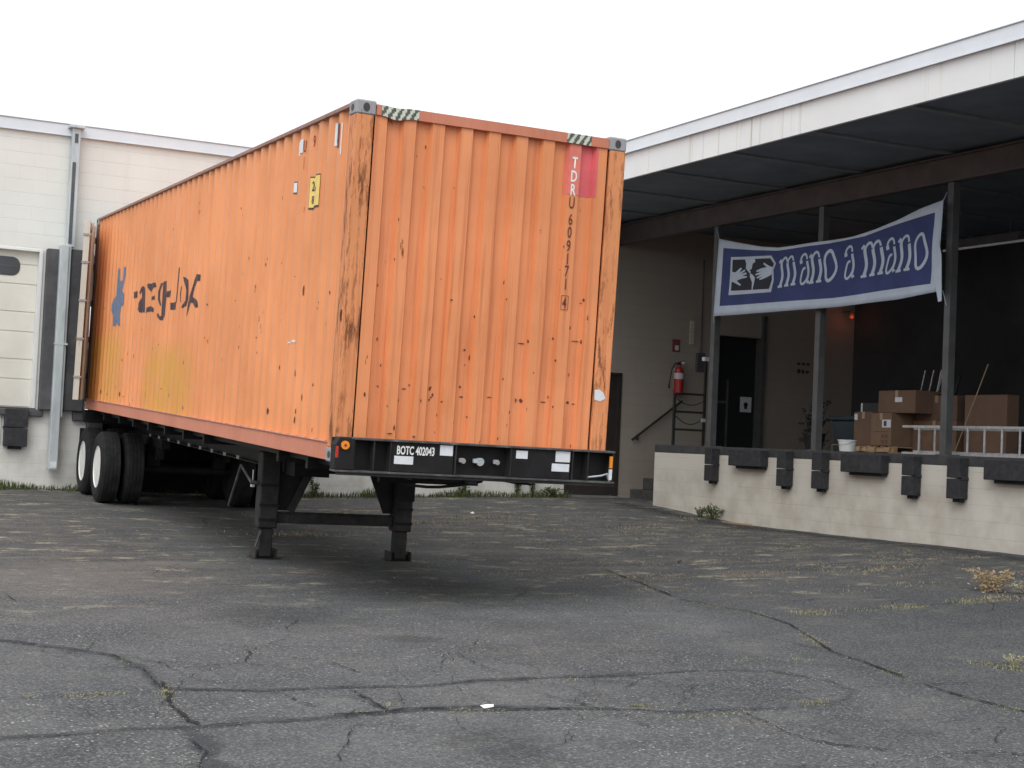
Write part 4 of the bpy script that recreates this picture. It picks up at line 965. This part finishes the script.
q = MB(); q.prism([(1.55, -.20), (1.87, -.20), (1.87, -.69), (1.735, -.69), (1.575, -.32)], 1, LY - .01, LY + .01); q.box(1.837, 2.04, LY - .1, LY - .0851, -.55, -.20); T(q, 'leg_gusset', M_black)
q = MB(); q.box(.584, 1.836, LY - .05, LY + .05, -.82, -.707); q.box(.584, 1.836, LY - .06, LY - .0501, -.722, -.707); T(q, 'leg_crossbrace', M_black2, bevel=.006)
q = MB(); q.box(.584, 1.836, LY - .20, LY - .10, -.29, -.115); q.box(.60, .96, LY - .5, LY - .21, -.31, -.115); T(q, 'gear_crossmember', M_black)
q = MB(); q.rod((.38, LY, -.42), (.30, LY, -.42), .02); q.rod((.31, LY + .0, -.42), (.33, 4.02, -.28), .014); q.rod((.33, 4.02, -.28), (.33, 4.42, -.735), .014); T(q, 'crank_handle', M_edge)
q = MB(); q.rod((.36, 3.64, -.30), (.36, 3.64, -.44), .006); q.box(.345, .38, 3.62, 3.66, -.475, -.44); T(q, 'hanging_tag', M_white)
q = MB(); q.bar((.42, LY - .09, -.90), (.365, LY - .11, -1.06), .018, .018); T(q, 'leg_stop', M_edge)
# axles, springs and wheels
def tyre(q, c, ax, R_, wdt, hub):
    pr = [(hub, 0), (hub + .05, -.012), (R_ - .10, -.018), (R_ - .035, .0), (R_, .035), (R_, wdt - .035), (R_ - .035, wdt), (R_ - .10, wdt + .018), (hub + .05, wdt + .012), (hub, wdt)]
    n = 40; c = Vector(c); vs = []
    for r, t in pr:
        for i in range(n):
            th = 2 * math.pi * i / n; rr = r
            vs.append((c.x + t, c.y + math.cos(th) * rr, c.z + math.sin(th) * rr))
    m_ = len(pr)
    q.add(vs, [(k * n + i, k * n + (i + 1) % n, ((k + 1) % m_) * n + (i + 1) % n, ((k + 1) % m_) * n + i) for k in range(m_) for i in range(n)])
    # tread ribs
    for t in (.055, .105, .155, .205):
        if t < wdt - .03: q.lathe((c.x + t, c.y, c.z), (1, 0, 0), [(R_ - .002, 0), (R_ + .006, .003), (R_ + .006, .035), (R_ - .002, .038)], n=40)
def wheel(cx, y, z, out_, rim=None):
    """out_: -1 when the outside faces -x"""
    w_ = thing0 = bpy.data.objects.new('wheel', None); C.objects.link(w_); w_.parent = ch; w_.location = Vector((cx, y, z)) - CO; w_.empty_display_size = .2
    q = MB(); tyre(q, (-.125, 0, 0), 0, .497, .25, .292); q.build('tyre', M_rubber, w_, smooth=False)
    q = MB(); q.lathe((0, 0, 0), (out_, 0, 0), [(.293, .115), (.297, .125), (.287, .128), (.28, .10), (.265, .02), (.15, -.015), (.148, .0), (.11, .0), (.105, .045), (.07, .06), (.0, .062)], n=36)
    for k in range(10):
        a = k * math.pi / 5; q.rod((out_ * -.008, math.cos(a) * .19, math.sin(a) * .19), (out_ * .02, math.cos(a) * .19, math.sin(a) * .19), .014, n=6)
    q.build('rim', rim or M_rim, w_, smooth=False)
    return w_
wz = -.765
for y in (10.52, 11.82):
    for cx, o_ in ((.095, -1), (.42, 1), (2.343, 1), (2.018, -1)): wheel(cx, y, wz, o_, M_rim if cx in (.095, 2.343) else M_black2)
    q = MB(); q.rod((.25, y, wz), (2.19, y, wz), .065, n=14); q.box(.66, .84, y - .08, y + .08, wz + .05, -.42); q.box(1.61, 1.79, y - .08, y + .08, wz + .05, -.42); T(q, 'axle', M_black)
for x in (.75, 1.70):
    q = MB(); q.box(x - .06, x + .06, 9.7, 12.15, -.43, -.2985); 
    for yc in (10.52, 11.82): q.box(x - .04, x + .04, yc - .45, yc + .45, -.56, -.50); q.box(x - .05, x + .05, yc - .5, yc - .4, -.60, -.43); q.box(x - .05, x + .05, yc + .4, yc + .5, -.60, -.43)
    T(q, 'suspension', M_black)
for x in (.0, 2.0):
    q = MB(); q.box(x + .0, x + .45, 12.40, 12.412, -1.02, -.30); T(q, 'mud_flap', M_rubber)

# ------------------------------------------------------------------ banner
def tri(pts, x):
    for (a, b_), (c_, d) in zip(pts, pts[1:]):
        if min(a, c_) <= x <= max(a, c_) and a != c_: return b_ + (d - b_) * (x - a) / (c_ - a)
    return pts[0][1] if abs(x - pts[0][0]) < abs(x - pts[-1][0]) else pts[-1][1]
topP = [(20.45, 3.44), (19.95, 3.33), (19.32, 3.205), (18.84, 3.141), (18.44, 3.135), (18.0, 3.135), (17.56, 3.13), (17.145, 3.137), (16.65, 3.195), (16.17, 3.273), (15.71, 3.371), (15.31, 3.434)]
botP = [(20.53, 2.195), (18.92, 2.168), (17.5, 2.158), (16.12, 2.178), (15.25, 2.236)]
bt = [(20.45, 3.295), (19.6, 3.18), (18.86, 3.095), (17.66, 3.088), (16.9, 3.118), (16.17, 3.215), (15.48, 3.285)]
bb = [(20.45, 2.352), (18.9, 2.315), (17.5, 2.292), (15.46, 2.345)]
BX = 13.93
def bx(y, h):
    d = .022 * math.sin(y * 2.1 + h * 1.3) + .014 * math.sin((y * .9 + h * 1.6) * 5) * max(0, (17.8 - y) / 2.5) + .010 * noise.noise(Vector((y * 2, h * 3, 0)))
    edge = min(1, (20.5 - y) / .5, (y - 15.3) / .4); return BX - .03 + d * max(0, edge)
bn = thing('banner', (BX, 18, W(2.2)), 'blue cloth banner with white border and lettering hung between the dock pillars', 'banner')
q = MB(); NU = 90; rows_ = 22
yb = lambda u, v: (20.45 + (15.31 - 20.45) * u) + (1 - v) * (.075 * (1 - u) + (.06 if u > .9 else 0) * (u - .9) * 10)
us = [i / NU for i in range(NU + 1)]
us = sorted(set([u for u in us if not (.0 < u < .034 or .966 < u < 1)] + [.0, .012, .028, .972, .986, 1.0]))
vs = []; rr = 0
def vrow(u):
    y = 20.45 + (15.31 - 20.45) * u; b0 = tri(botP, y); t0 = tri(topP, y); b1 = tri(bb, y); t1 = tri(bt, y)
    a = (b1 - b0) / (t0 - b0); c = (t1 - b0) / (t0 - b0)
    return [0, a * .5, a] + [a + (c - a) * k / 14 for k in range(1, 14)] + [c, (1 + c) / 2, 1], b0, t0
for u in us:
    r_, b0, t0 = vrow(u)
    for v in r_:
        y = yb(u, v); h = b0 + (t0 - b0) * v; vs.append((bx(y, h), y, W(h)))
nr = len(vrow(0)[0]); fs = []; mi = []
for i in range(len(us) - 1):
    for j in range(nr - 1):
        white = us[i] < .027 or us[i] >= .971 or j < 2 or j >= nr - 3
        q.add([vs[i * nr + j], vs[(i + 1) * nr + j], vs[(i + 1) * nr + j + 1], vs[i * nr + j + 1]], [(0, 1, 2, 3)], 0 if white else 1)
o = q.build('banner_cloth', [M_cloth_white, M_cloth_blue], bn, off=tuple(bn.location), fix=False)
b2 = bmesh.new(); b2.from_mesh(o.data); bmesh.ops.remove_doubles(b2, verts=b2.verts, dist=1e-5); bmesh.ops.recalc_face_normals(b2, faces=b2.faces); b2.to_mesh(o.data); b2.free()
for p in o.data.polygons: p.use_smooth = True
sd = o.modifiers.new('solid', 'SOLIDIFY'); sd.thickness = .003; sd.offset = 0
def on_banner(polys, name, mat, lift, grid=.08):
    bm = bmesh.new()
    for pl in polys:
        pv = [bm.verts.new((0, y, h)) for y, h in pl]
        try: bm.faces.new(pv)
        except Exception: pass
    bm.normal_update(); bmesh.ops.triangulate(bm, faces=bm.faces[:])
    y0 = min(v.co.y for v in bm.verts); y1 = max(v.co.y for v in bm.verts)
    t = math.floor(y0 / grid) * grid
    cut = []
    while t < y1: cut.append(t); t += grid
    cut_u(bm, cut, 1)
    h0 = min(v.co.z for v in bm.verts); h1 = max(v.co.z for v in bm.verts); t = math.floor(h0 / .1) * .1; cut = []
    while t < h1: cut.append(t); t += .1
    cut_u(bm, cut, 2)
    for v in bm.verts: v.co = Vector((bx(v.co.y, v.co.z) - lift, v.co.y, W(v.co.z))) - bn.location
    me = bpy.data.meshes.new(name); bm.to_mesh(me); bm.free(); me.materials.append(mat)
    ob = bpy.data.objects.new(name, me); C.objects.link(ob); ob.parent = bn; return ob
LOGO={
 'frame':[[20.102, 3.111], [19.012, 3.037], [18.88, 2.904], [18.939, 2.811], [18.909, 2.656], [18.963, 2.473], [20.136, 2.507]],
 'inner':[[20.054, 3.064], [19.039, 2.998], [18.93, 2.905], [18.984, 2.814], [18.959, 2.66], [19.016, 2.525], [20.073, 2.573]],
 'handl':[[20.08, 2.876], [19.967, 2.858], [19.845, 2.922], [19.797, 2.905], [19.871, 2.841], [19.726, 2.884], [19.7, 2.86], [19.829, 2.819], [19.683, 2.835], [19.656, 2.805], [19.795, 2.783], [19.647, 2.773], [19.655, 2.75], [19.802, 2.743], [19.926, 2.719], [19.796, 2.65], [19.826, 2.634], [20.021, 2.707], [20.07, 2.717]],
 'handr':[[18.941, 2.847], [19.062, 2.884], [19.2, 2.946], [19.214, 2.923], [19.114, 2.866], [19.255, 2.864], [19.39, 2.838], [19.395, 2.817], [19.267, 2.81], [19.417, 2.786], [19.41, 2.764], [19.258, 2.764], [19.377, 2.732], [19.358, 2.709], [19.217, 2.734], [19.305, 2.696], [19.274, 2.681], [19.14, 2.701], [18.993, 2.734], [18.951, 2.767]],
 'north':[[19.823, 3.068], [19.727, 3.041], [19.691, 2.973], [19.696, 2.9], [19.604, 2.828], [19.566, 2.807], [19.549, 2.833], [19.591, 2.864], [19.53, 2.872], [19.505, 2.957], [19.444, 2.97], [19.437, 3.006], [19.479, 3.032], [19.618, 3.044]],
 'south':[[19.566, 2.813], [19.494, 2.783], [19.42, 2.732], [19.439, 2.642], [19.469, 2.544], [19.495, 2.555], [19.495, 2.664], [19.569, 2.762]],
}
on_banner([LOGO['frame']], 'emblem_frame', M_cloth_white, .007); on_banner([LOGO['inner']], 'emblem_field', M_cloth_ink, .011)
on_banner([LOGO['handl']], 'emblem_hand', M_cloth_white, .015); on_banner([LOGO['handr']], 'emblem_hand', M_cloth_white, .015); on_banner([LOGO['north'], LOGO['south']], 'emblem_map', M_cloth_white, .015)
# hand-drawn rippled letters
def arc(cx, cy, rx, ry, a0, a1, n=14): return [(cx + rx * math.cos(R(a0 + (a1 - a0) * i / n)), cy + ry * math.sin(R(a0 + (a1 - a0) * i / n))) for i in range(n + 1)]
def vline(x, y0, y1, n=12): return [(x, y0 + (y1 - y0) * i / n) for i in range(n + 1)]
GL = {
 'm': [(vline(.16, 0, .9), .085), ([(.02, .84), (.10, .93), (.16, .86)], .05), (arc(.33, .74, .16, .24, 170, 20), .055), (vline(.50, 0, .78), .085), (arc(.67, .74, .16, .24, 170, 20), .055), (vline(.84, 0, .78), .085), ([(.04, .02), (.28, .02)], .04), ([(.40, .02), (.62, .02)], .04), ([(.74, .02), (.98, .02)], .04)],
 'n': [(vline(.20, 0, .9), .14), ([(.0, .84), (.12, .93), (.2, .86)], .07), (arc(.5, .72, .28, .26, 165, 15), .08), (vline(.78, 0, .74), .14), ([(.02, .02), (.40, .02)], .045), ([(.60, .02), (1.0, .02)], .045)],
 'a': [(arc(.50, .76, .28, .22, 170, 10), .09), ([(.22, .80), (.24, .68)], .16), (vline(.76, .74, .08), .13), ([(.76, .1), (.86, .02), (1.0, .06)], .07), (arc(.44, .26, .30, .26, 75, 340, 18), .10)],
 'o': [(arc(.5, .48, .40, .47, 0, 360, 30), .115)],
}
TB = [[18.771, 2.537], [18.699, 2.974], [15.595, 2.558], [15.542, 3.052]]
LX = [('m', 18.787, 18.331), ('a', 18.297, 18.036), ('n', 18.048, 17.757), ('o', 17.757, 17.452), ('a', 17.314, 17.055), ('m', 16.934, 16.408), ('a', 16.429, 16.164), ('n', 16.144, 15.846), ('o', 15.826, 15.546)]
def stroke(pts, wd):
    o = []
    n = len(pts); L_ = []; R_ = []
    for i, (x, y) in enumerate(pts):
        a = pts[max(0, i - 1)]; b_ = pts[min(n - 1, i + 1)]; dx, dy = b_[0] - a[0], b_[1] - a[1]; l = math.hypot(dx, dy) or 1
        L_.append((x - dy / l * wd / 2, y + dx / l * wd / 2)); R_.append((x + dy / l * wd / 2, y - dx / l * wd / 2))
    for i in range(n - 1): o.append([L_[i], L_[i + 1], R_[i + 1], R_[i]])
    return o
for gl, ya, ybb in LX:
    polys = []; ym = (ya + ybb) / 2; t = (18.74 - ym) / (18.74 - 15.57)
    b0 = TB[0][1] + (TB[2][1] - TB[0][1]) * t; t0 = TB[1][1] + (TB[3][1] - TB[1][1]) * t; hgt = t0 - b0; wd_ = ya - ybb
    for pts, sw in GL[gl]:
        asp = hgt / wd_
        # widths are in x-units; convert the glyph to metric space first
        mp = []
        for x, y in pts:
            wave = .085 * math.sin(y * 6.4 - .6) * hgt * .9
            mp.append((ya - (x * .98 + .01) * wd_ - wave * .8 - (y - .5) * .035, b0 + y * hgt + (.5 - x) * wd_ * -.04))
        polys += stroke(mp, max(.036, sw * wd_ * 1.45))
    ob = on_banner(polys, 'letter', M_cloth_white, .008)
# cords, and the loose fold hanging at the right end
q = MB(); q.rod((BX - .03, 20.45, W(3.44)), (14.0, 20.66, W(3.62)), .006, n=6); q.rod((BX - .03, 20.52, W(2.2)), (14.0, 20.66, W(2.1)), .006, n=6)
q.rod((BX - .03, 15.31, W(3.43)), (14.0, 15.36, W(3.55)), .006, n=6); q.rod((BX - .03, 15.27, W(2.24)), (14.0, 15.30, W(2.05)), .006, n=6); q.build('banner_cord', M_cloth_white, bn, off=tuple(bn.location))
q = MB(); q.prism([(15.33, 2.9), (15.27, 2.7), (15.24, 2.10), (15.30, 2.09), (15.40, 2.45)], 0, BX - .075, BX - .065); q.v = [(p[0], p[1], p[2] + ZC) for p in q.v]; q.build('loose_hem', M_cloth_white, bn, off=tuple(bn.location))

# ------------------------------------------------------------------ things on the back wall beside the steps
t = thing('stair_handrail', (15.05, YW, W(.1)), 'black sloping pipe handrail on the wall above the dock steps', 'handrail')
q = MB(); q.rod((14.53, YW - .08, W(.17)), (15.58, YW - .08, W(.93)), .022); q.build('rail', M_rail2, t, off=tuple(t.location))
for x, z in ((14.66, .24), (15.45, .81)):
    q = MB(); q.rod((x, YW - .08, W(z)), (x, YW - .08, W(z - .05)), .012); q.rod((x, YW - .08, W(z - .05)), (x, YW + .0, W(z - .05)), .012); q.build('bracket', M_rail2, t, off=tuple(t.location))
t = thing('guard_rail', (14.6, 22.2, W(FL)), 'black three bar guard rail with slack chains at the dock end', 'guard rail')
off = tuple(t.location); zf = FL
q = MB(); q.box(14.285, 14.325, 22.18, 22.22, W(zf), W(.99)); q.build('post', M_rail2, t, off=off)
q = MB(); q.box(14.90, 14.94, 22.18, 22.22, W(zf), W(1.58)); q.build('post', M_rail2, t, off=off)
for z in (.99, .68, .375):
    q = MB(); q.box(14.325, 14.90, 22.185, 22.215, W(z - .018), W(z + .018)); q.build('rail', M_rail2, t, off=off)
for z0, sag in ((.90, .10), (.60, .13)):
    q = MB(); pts = [(14.325 + .575 * i / 14, 22.165, W(z0 - sag * (1 - (2 * i / 14 - 1) ** 2))) for i in range(15)]; q.path(pts, .008, 6); q.build('chain', M_rail2, t, off=off)
q = MB(); q.box(14.83, 14.91, 22.13, 22.16, W(.52), W(.58)); q.build('chain_hook', M_steel, t, off=off)
q = MB(); q.box(14.86, 14.95, 22.15, 22.24, W(1.58), W(1.65)); q.build('post_cap', M_white, t, off=off)
t = thing('fire_extinguisher', (15.46, YW - .12, W(1.03)), 'red fire extinguisher with a white band hung on the wall above the rail', 'extinguisher')
q = MB(); q.lathe((0, 0, 0), (0, 0, 1), [(.05, 0), (.085, .015), (.09, .05), (.09, .43), (.075, .49), (.03, .53), (.025, .56)], n=20); q.build('cylinder', M_extred, t, smooth=False)
q = MB(); q.lathe((0, 0, .30), (0, 0, 1), [(.0915, 0), (.092, .005), (.092, .105), (.0915, .11)], n=20); q.build('label_band', M_paper, t)
q = MB(); q.rod((0, 0, .56), (0, 0, .60), .03); q.bar((-.05, -.02, .60), (.09, -.02, .64), .02, .015); q.bar((-.04, -.02, .585), (.08, -.02, .58), .02, .012); q.build('valve', M_blackthing, t)
q = MB(); q.rod((.05, -.04, .60), (.05, -.055, .60), .03, n=14); q.build('gauge', M_white, t)
q = MB(); q.path([(-.03, 0, .59), (-.10, -.01, .58), (-.16, -.01, .48), (-.19, -.01, .32), (-.205, -.01, .20)], .012); q.rod((-.205, -.01, .22), (-.215, -.01, .12), .014, .022); q.build('hose', M_blackthing, t)
q = MB(); q.box(-.04, .04, .085, .118, .1, .5); q.build('wall_bracket', M_steel, t)
t = thing('wall_sign', (15.45, YW - .006, W(1.84)), 'small red and white notice on the wall above the fire extinguisher', 'sign')
q = MB(); q.box(-.085, .085, -.004, .004, 0, .23); q.build('plate', simple('faded_red_sign', (.20, .05, .04), .6, .1), t)
q = MB(); q.box(-.03, .05, -.0075, -.0045, .03, .12); q.build('pictogram', M_paper, t)
t = thing('wall_gauge', (15.78, YW - .012, W(2.0)), 'pale vertical strip with segments fixed to the wall right of the red notice', 'gauge')
q = MB()
for k in range(6): q.box(-.045, .045, -.012, .010, .075 * k, .075 * k + .068)
q.build('strip', simple('cream_strip', (.55, .52, .42), .6, .1), t)
t = thing('switch_box', (15.98, YW - .01, W(1.50)), 'grey electrical switch box with a conduit on the wall left of the dark doorway', 'switch box')
q = MB(); q.box(-.09, .09, -.05, .008, 0, .35); q.build('box', M_pillar, t, bevel=.006)
q = MB(); q.rod((0, -.02, .35), (0, -.02, 2.1), .015); q.build('conduit', M_pillar, t)
t = thing('paper_notice', (17.16, YW + .135, W(.80)), 'white paper notice with a dark symbol on the dark door', 'notice')
q = MB(); q.box(-.13, .13, -.002, .002, 0, .29); q.build('sheet', M_paper, t)
q = MB(); q.lathe((.0, -.0035, .14), (0, -1, 0), [(.05, 0), (.05, .001)], n=16); q.box(-.035, .035, -.0045, -.0035, .06, .17); q.build('symbol', M_dark, t)
t = thing('wall_stencil', (18.38, YW - .004, W(1.55)), 'faint dark stencilled marks on the tan wall left of the middle pillar', 'marking')
q = MB()
for k in range(3): q.box(-.14 + .11 * k, -.07 + .11 * k, -.003, .0, .22, .27)
q.lathe((-.10, -.003, .10), (0, 1, 0), [(.045, 0), (.045, .002)], n=12); q.box(-.03, .03, -.003, .0, .06, .13); q.box(.07, .14, -.003, .0, .07, .12)
q.build('marks', M_dark, t)

# ------------------------------------------------------------------ goods on the dock
F0 = W(FL)
def label_part(t, name, x, y0, y1, z0, z1, mat): q = MB(); q.box(x - .003, x - .0005, y0, y1, z0, z1); return q.build(name, mat, t)
def carton(loc, dx, dy, dz, rz, label, mat, labels=(), tape=True, name='cardboard_box'):
    """loc = front left-bottom (towards the yard, -x face) ; local x depth, y width"""
    t = thing(name, loc, label, 'box', 'cardboard boxes on the dock', rz)
    q = MB(); q.box(0, dx, 0, dy, 0, dz); q.build('carton', mat, t, bevel=.006)
    if tape: q = MB(); q.box(-.0015, dx + .0015, dy / 2 - .03, dy / 2 + .03, dz + .0005, dz + .002); q.box(-.002, -.0005, dy / 2 - .03, dy / 2 + .03, dz - .10, dz + .0005); q.build('tape', M_tape, t)
    for (y0, y1, z0, z1, mt) in labels: label_part(t, 'shipping_label', 0, y0, y1, z0, z1, mt)
    return t
# pallet
t = thing('wooden_pallet', (15.0, 17.42, F0), 'worn wooden pallet under the cardboard boxes', 'pallet')
for k in range(3): q = MB(); q.box(.02 + .46 * k, .10 + .46 * k, 0, .92, .02, .09); q.build('stringer', M_wood, t)
for k in range(6): q = MB(); q.box(0, 1.05, .0 + .165 * k, .095 + .165 * k, .09, .108); q.build('board', M_wood, t)
for k in range(3): q = MB(); q.box(0, 1.05, .0 + .41 * k, .10 + .41 * k, 0, .02); q.build('board', M_wood, t)
for k in range(3): q = MB(); q.box(-.012, .0, .05 + .33 * k, .17 + .33 * k, .02, .09); q.build('block', M_wood, t)
pz = F0 + .11
carton((15.02, 17.90, pz), .55, .42, .50, 0, 'brown box on the left of the pallet with a white corner label', M_card, ((.34, .41, .38, .47, M_paper),))
cb_ = carton((14.98, 17.435, pz), .9, .45, .48, 0, 'tan box at the right front of the pallet with a black and white label', M_card2, ((.01, .20, .27, .385, M_paper),))
q = MB(); q.box(-.005, -.0032, .10, .16, .29, .365); q.build('arrow_mark', M_dark, cb_)
q = MB()
for k in range(2):
    for j in range(2): q.box(-.002, -.0005, .07 + .08 * k, .13 + .08 * k, .03 + .08 * j, .09 + .08 * j)
q.box(-.002, -.0005, .06, .38, .20, .215); q.build('printed_symbols', simple('brown_print', (.14, .07, .04), .8, .1), cb_)
carton((15.05, 17.02, pz + .485), .6, .80, .33, 0, 'large brown box on top of the pallet stack with a crumpled white label', M_card, ((.28, .43, .16, .23, M_paper),))
carton((15.35, 16.50, F0), .6, .90, .50, 0, 'dark brown box right of the pallet behind the ladder', simple('shaded_cardboard', (.16, .095, .06), .85, .15), ((.40, .52, .34, .42, M_card),))
carton((15.40, 16.55, F0 + .502), .5, .80, .36, .04, 'dark brown box on top of the one behind the ladder', simple('dark_cardboard', (.13, .08, .055), .85, .15))
carton((15.60, 18.25, F0 + .58), .4, .60, .20, .05, 'black flat case on top of the dark tub, left of the boxes', M_blackthing, ((.55, .585, .02, .19, M_paper),), tape=False, name='black_case')['category'] = 'case'
# dark tub
t = thing('storage_tub', (15.6, 18.1, F0), 'large dark teal plastic tub left of the pallet', 'tub')
q = MB(); q.prism([(.04, .0), (1.42, .0), (1.5, .50), (0, .50)], 0, 0, .75); q.v = [(p[0], p[1], p[2]) for p in q.v]; q.build('tub', M_navy, t, bevel=.02)
q = MB(); q.box(-.03, .78, -.03, 1.53, .502, .575); q.build('lid', M_navy, t, bevel=.015)
# potted plant silhouettes behind the middle pillar
t = leafy('potted_plant', 15.75, 20.2, F0, 170, .80, .34, simple('dark_foliage', (.02, .028, .022), .8, .3), M_blackthing, 'dark bushy plant in shadow left of the middle pillar', .12, 9, 'plant')
q = MB(); q.lathe((0, 0, 0), (0, 0, 1), [(.13, 0), (.18, .26), (.19, .26), (.19, .29)], n=18); q.build('pot', M_blackthing, t)
# bucket
t = thing('bucket', (14.40, 17.70, F0), 'small white plastic bucket standing on the dock edge', 'bucket')
q = MB(); q.lathe((0, 0, 0), (0, 0, 1), [(.100, 0), (.108, .01), (.130, .155), (.139, .158), (.139, .172), (.126, .172), (.103, .02), (.0, .02)], n=26); q.build('pail', M_bucket, t, smooth=False)
q = MB(); q.path([(0.0, .138 * math.cos(a), .147 - .06 * math.sin(a)) if 0 else (-.14 * math.sin(a), .138 * math.cos(a), .147 - .05 * math.sin(a)) for a in [i * math.pi / 10 for i in range(11)]], .003, 5); q.build('handle', M_chrome, t)
# low wire rack
t = thing('wire_rack', (14.5, 17.75, F0), 'low thin tan wire frame beside the white bucket', 'rack')
q = MB(); pts = [(0, 0, 0), (0, 0, .10), (0, .42, .10), (0, .42, 0)]; q.path(pts, .006, 6); q.path([(.3, a, b_) for _, a, b_ in pts], .006, 6); q.path([(0, 0, .10), (.3, 0, .10)], .006, 6); q.path([(0, .42, .10), (.3, .42, .10)], .006, 6); q.build('frame', M_tape, t)
# ladder on its side
t = thing('aluminium_ladder', (14.28, 15.3, F0), 'aluminium extension ladder lying on its edge along the dock', 'ladder')
ly0, ly1 = -2.6, 1.08
for k, (xo, z0, z1) in enumerate(((0, .012, .375), (.10, .035, .35))):
    for z in (z0, z1):
        q = MB(); q.box(xo - .014, xo + .014, ly0, ly1 - .12 * k, z - .018, z + .018); q.build('side_rail', M_alu, t, bevel=.003)
    y = ly1 - .33 + .10 * k
    while y > ly0 + .1:
        q = MB(); q.rod((xo, y, z0), (xo, y, z1), .0155, n=8); q.build('rung', M_alu, t); y -= .305
# tall cardboard sheet and pole
t = thing('cardboard_sheet', (15.3, 15.49, F0), 'tall plain brown cardboard box standing behind the ladder right of the pillar', 'box')
q = MB(); q.box(0, .22, 0, .80, 0, .86); q.build('carton', M_card, t, bevel=.006)
t = thing('wooden_pole', (15.08, 16.24, F0), 'thin pale pole leaning over the tall brown box', 'pole')
q = MB(); q.rod((0, 0, .02), (.10, -.50, 1.27), .008); q.build('shaft', M_tape, t)
q = MB(); q.rod((-.01, .02, -.0), (0, 0, .03), .02); q.build('end_cap', M_blackthing, t)
# upturned chair on the box
t = thing('upturned_chair', (15.45, 17.02, F0 + .862), 'upside down dark chair with chrome legs on the stacked boxes', 'chair')
q = MB(); q.box(0, .40, .0, .42, .0, .045); q.build('seat', M_blackthing, t, bevel=.015)
for dx, dy in ((.03, .04), (.03, .20), (.03, .38), (.36, .38)):
    q = MB(); q.rod((dx, dy, .04), (dx + .0, dy - .09, .38), .010); q.build('leg', M_chrome, t)
q = MB(); q.box(.36, .40, .02, .40, -.0, .02); q.bar((.38, .05, .02), (.38, -.05, .30), .03, .02); q.build('backrest', M_blackthing, t)
# strip light and dim red lamp inside
t = thing('strip_light', (16.55, 17.3, W(3.30)), 'unlit strip light hanging under the canopy right of the banner', 'light fitting')
q = MB(); q.prism([(-.10, .0), (.10, .0), (.05, .12), (-.05, .12)], 1, -.75, .75); q.build('housing', M_beam, t)
q = MB(); q.rod((-.04, -.85, -.022), (-.04, .85, -.022), .02); q.build('tube', M_frame, t)
for y in (-.5, .5): q = MB(); q.rod((0, y, .12), (0, y, .74), .006, n=6); q.build('hanger', M_pillar, t)
t = thing('red_lamp', (19.30, 23.72, W(2.78)), 'small dim red lamp glowing in the dark rear corner below the banner', 'lamp')
lm_ = NG('red_glow'); lm_.b.inputs['Emission Color'].default_value = (1, .20, .07, 1); lm_.b.inputs['Emission Strength'].default_value = .08; lm_.done((.3, .06, .03), .6)
q = MB(); q.lathe((0, 0, 0), (0, 0, 1), [(.01, -.05), (.04, -.03), (.05, 0), (.035, .035), (.02, .05)], n=16); q.build('bulb', lm_.m, t, smooth=True)
q = MB(); q.rod((0, 0, .05), (0, 0, .12), .03); q.rod((0, 0, .10), (0, .27, .10), .012); q.build('bracket', M_pillar, t)
ll = bpy.data.lights.new('red_lamp_light', 'POINT'); ll.energy = .55; ll.color = (1, .22, .09); ll.shadow_soft_size = .06
lo = bpy.data.objects.new('red_lamp_light', ll); C.objects.link(lo); lo.parent = t; lo.location = (-.05, -.08, -.06)

# ------------------------------------------------------------------ litter
t = thing('paper_scrap', (3.75, 7.59, gzn(3.75, 7.59) + .012), 'small torn white paper scrap on the asphalt near the viewer', 'litter', rz=.3)
q = MB(); q.add([(-.035, -.02, 0), (.03, -.025, .004), (.055, .0, .012), (.02, .018, .006), (-.03, .02, .01), (0, 0, .016)], [(0, 1, 5), (1, 2, 5), (2, 3, 5), (3, 4, 5), (4, 0, 5)]); q.build('paper', M_litter, t)
t = thing('wood_offcut', (13.8, 19.6, gzn(13.8, 19.6) + .012), 'thin pale wooden offcut lying along the dock wall foot', 'litter', rz=.02)
q = MB(); q.box(-.02, .02, -.45, .3, -.01, .012); q.build('stick', M_wood, t)
t = thing('paper_scrap', (9.9, 20.8, gzn(9.9, 20.8) + .010), 'small crumpled white litter in the dead grass beneath the trailer front', 'litter', rz=.3)
q = MB(); q.add([(-.03, -.02, 0), (.03, -.02, .005), (.04, .015, .015), (.0, .03, .01), (-.035, .015, .01), (0, 0, .03)], [(0, 1, 5), (1, 2, 5), (2, 3, 5), (3, 4, 5), (4, 0, 5)]); q.build('paper', M_litter, t)
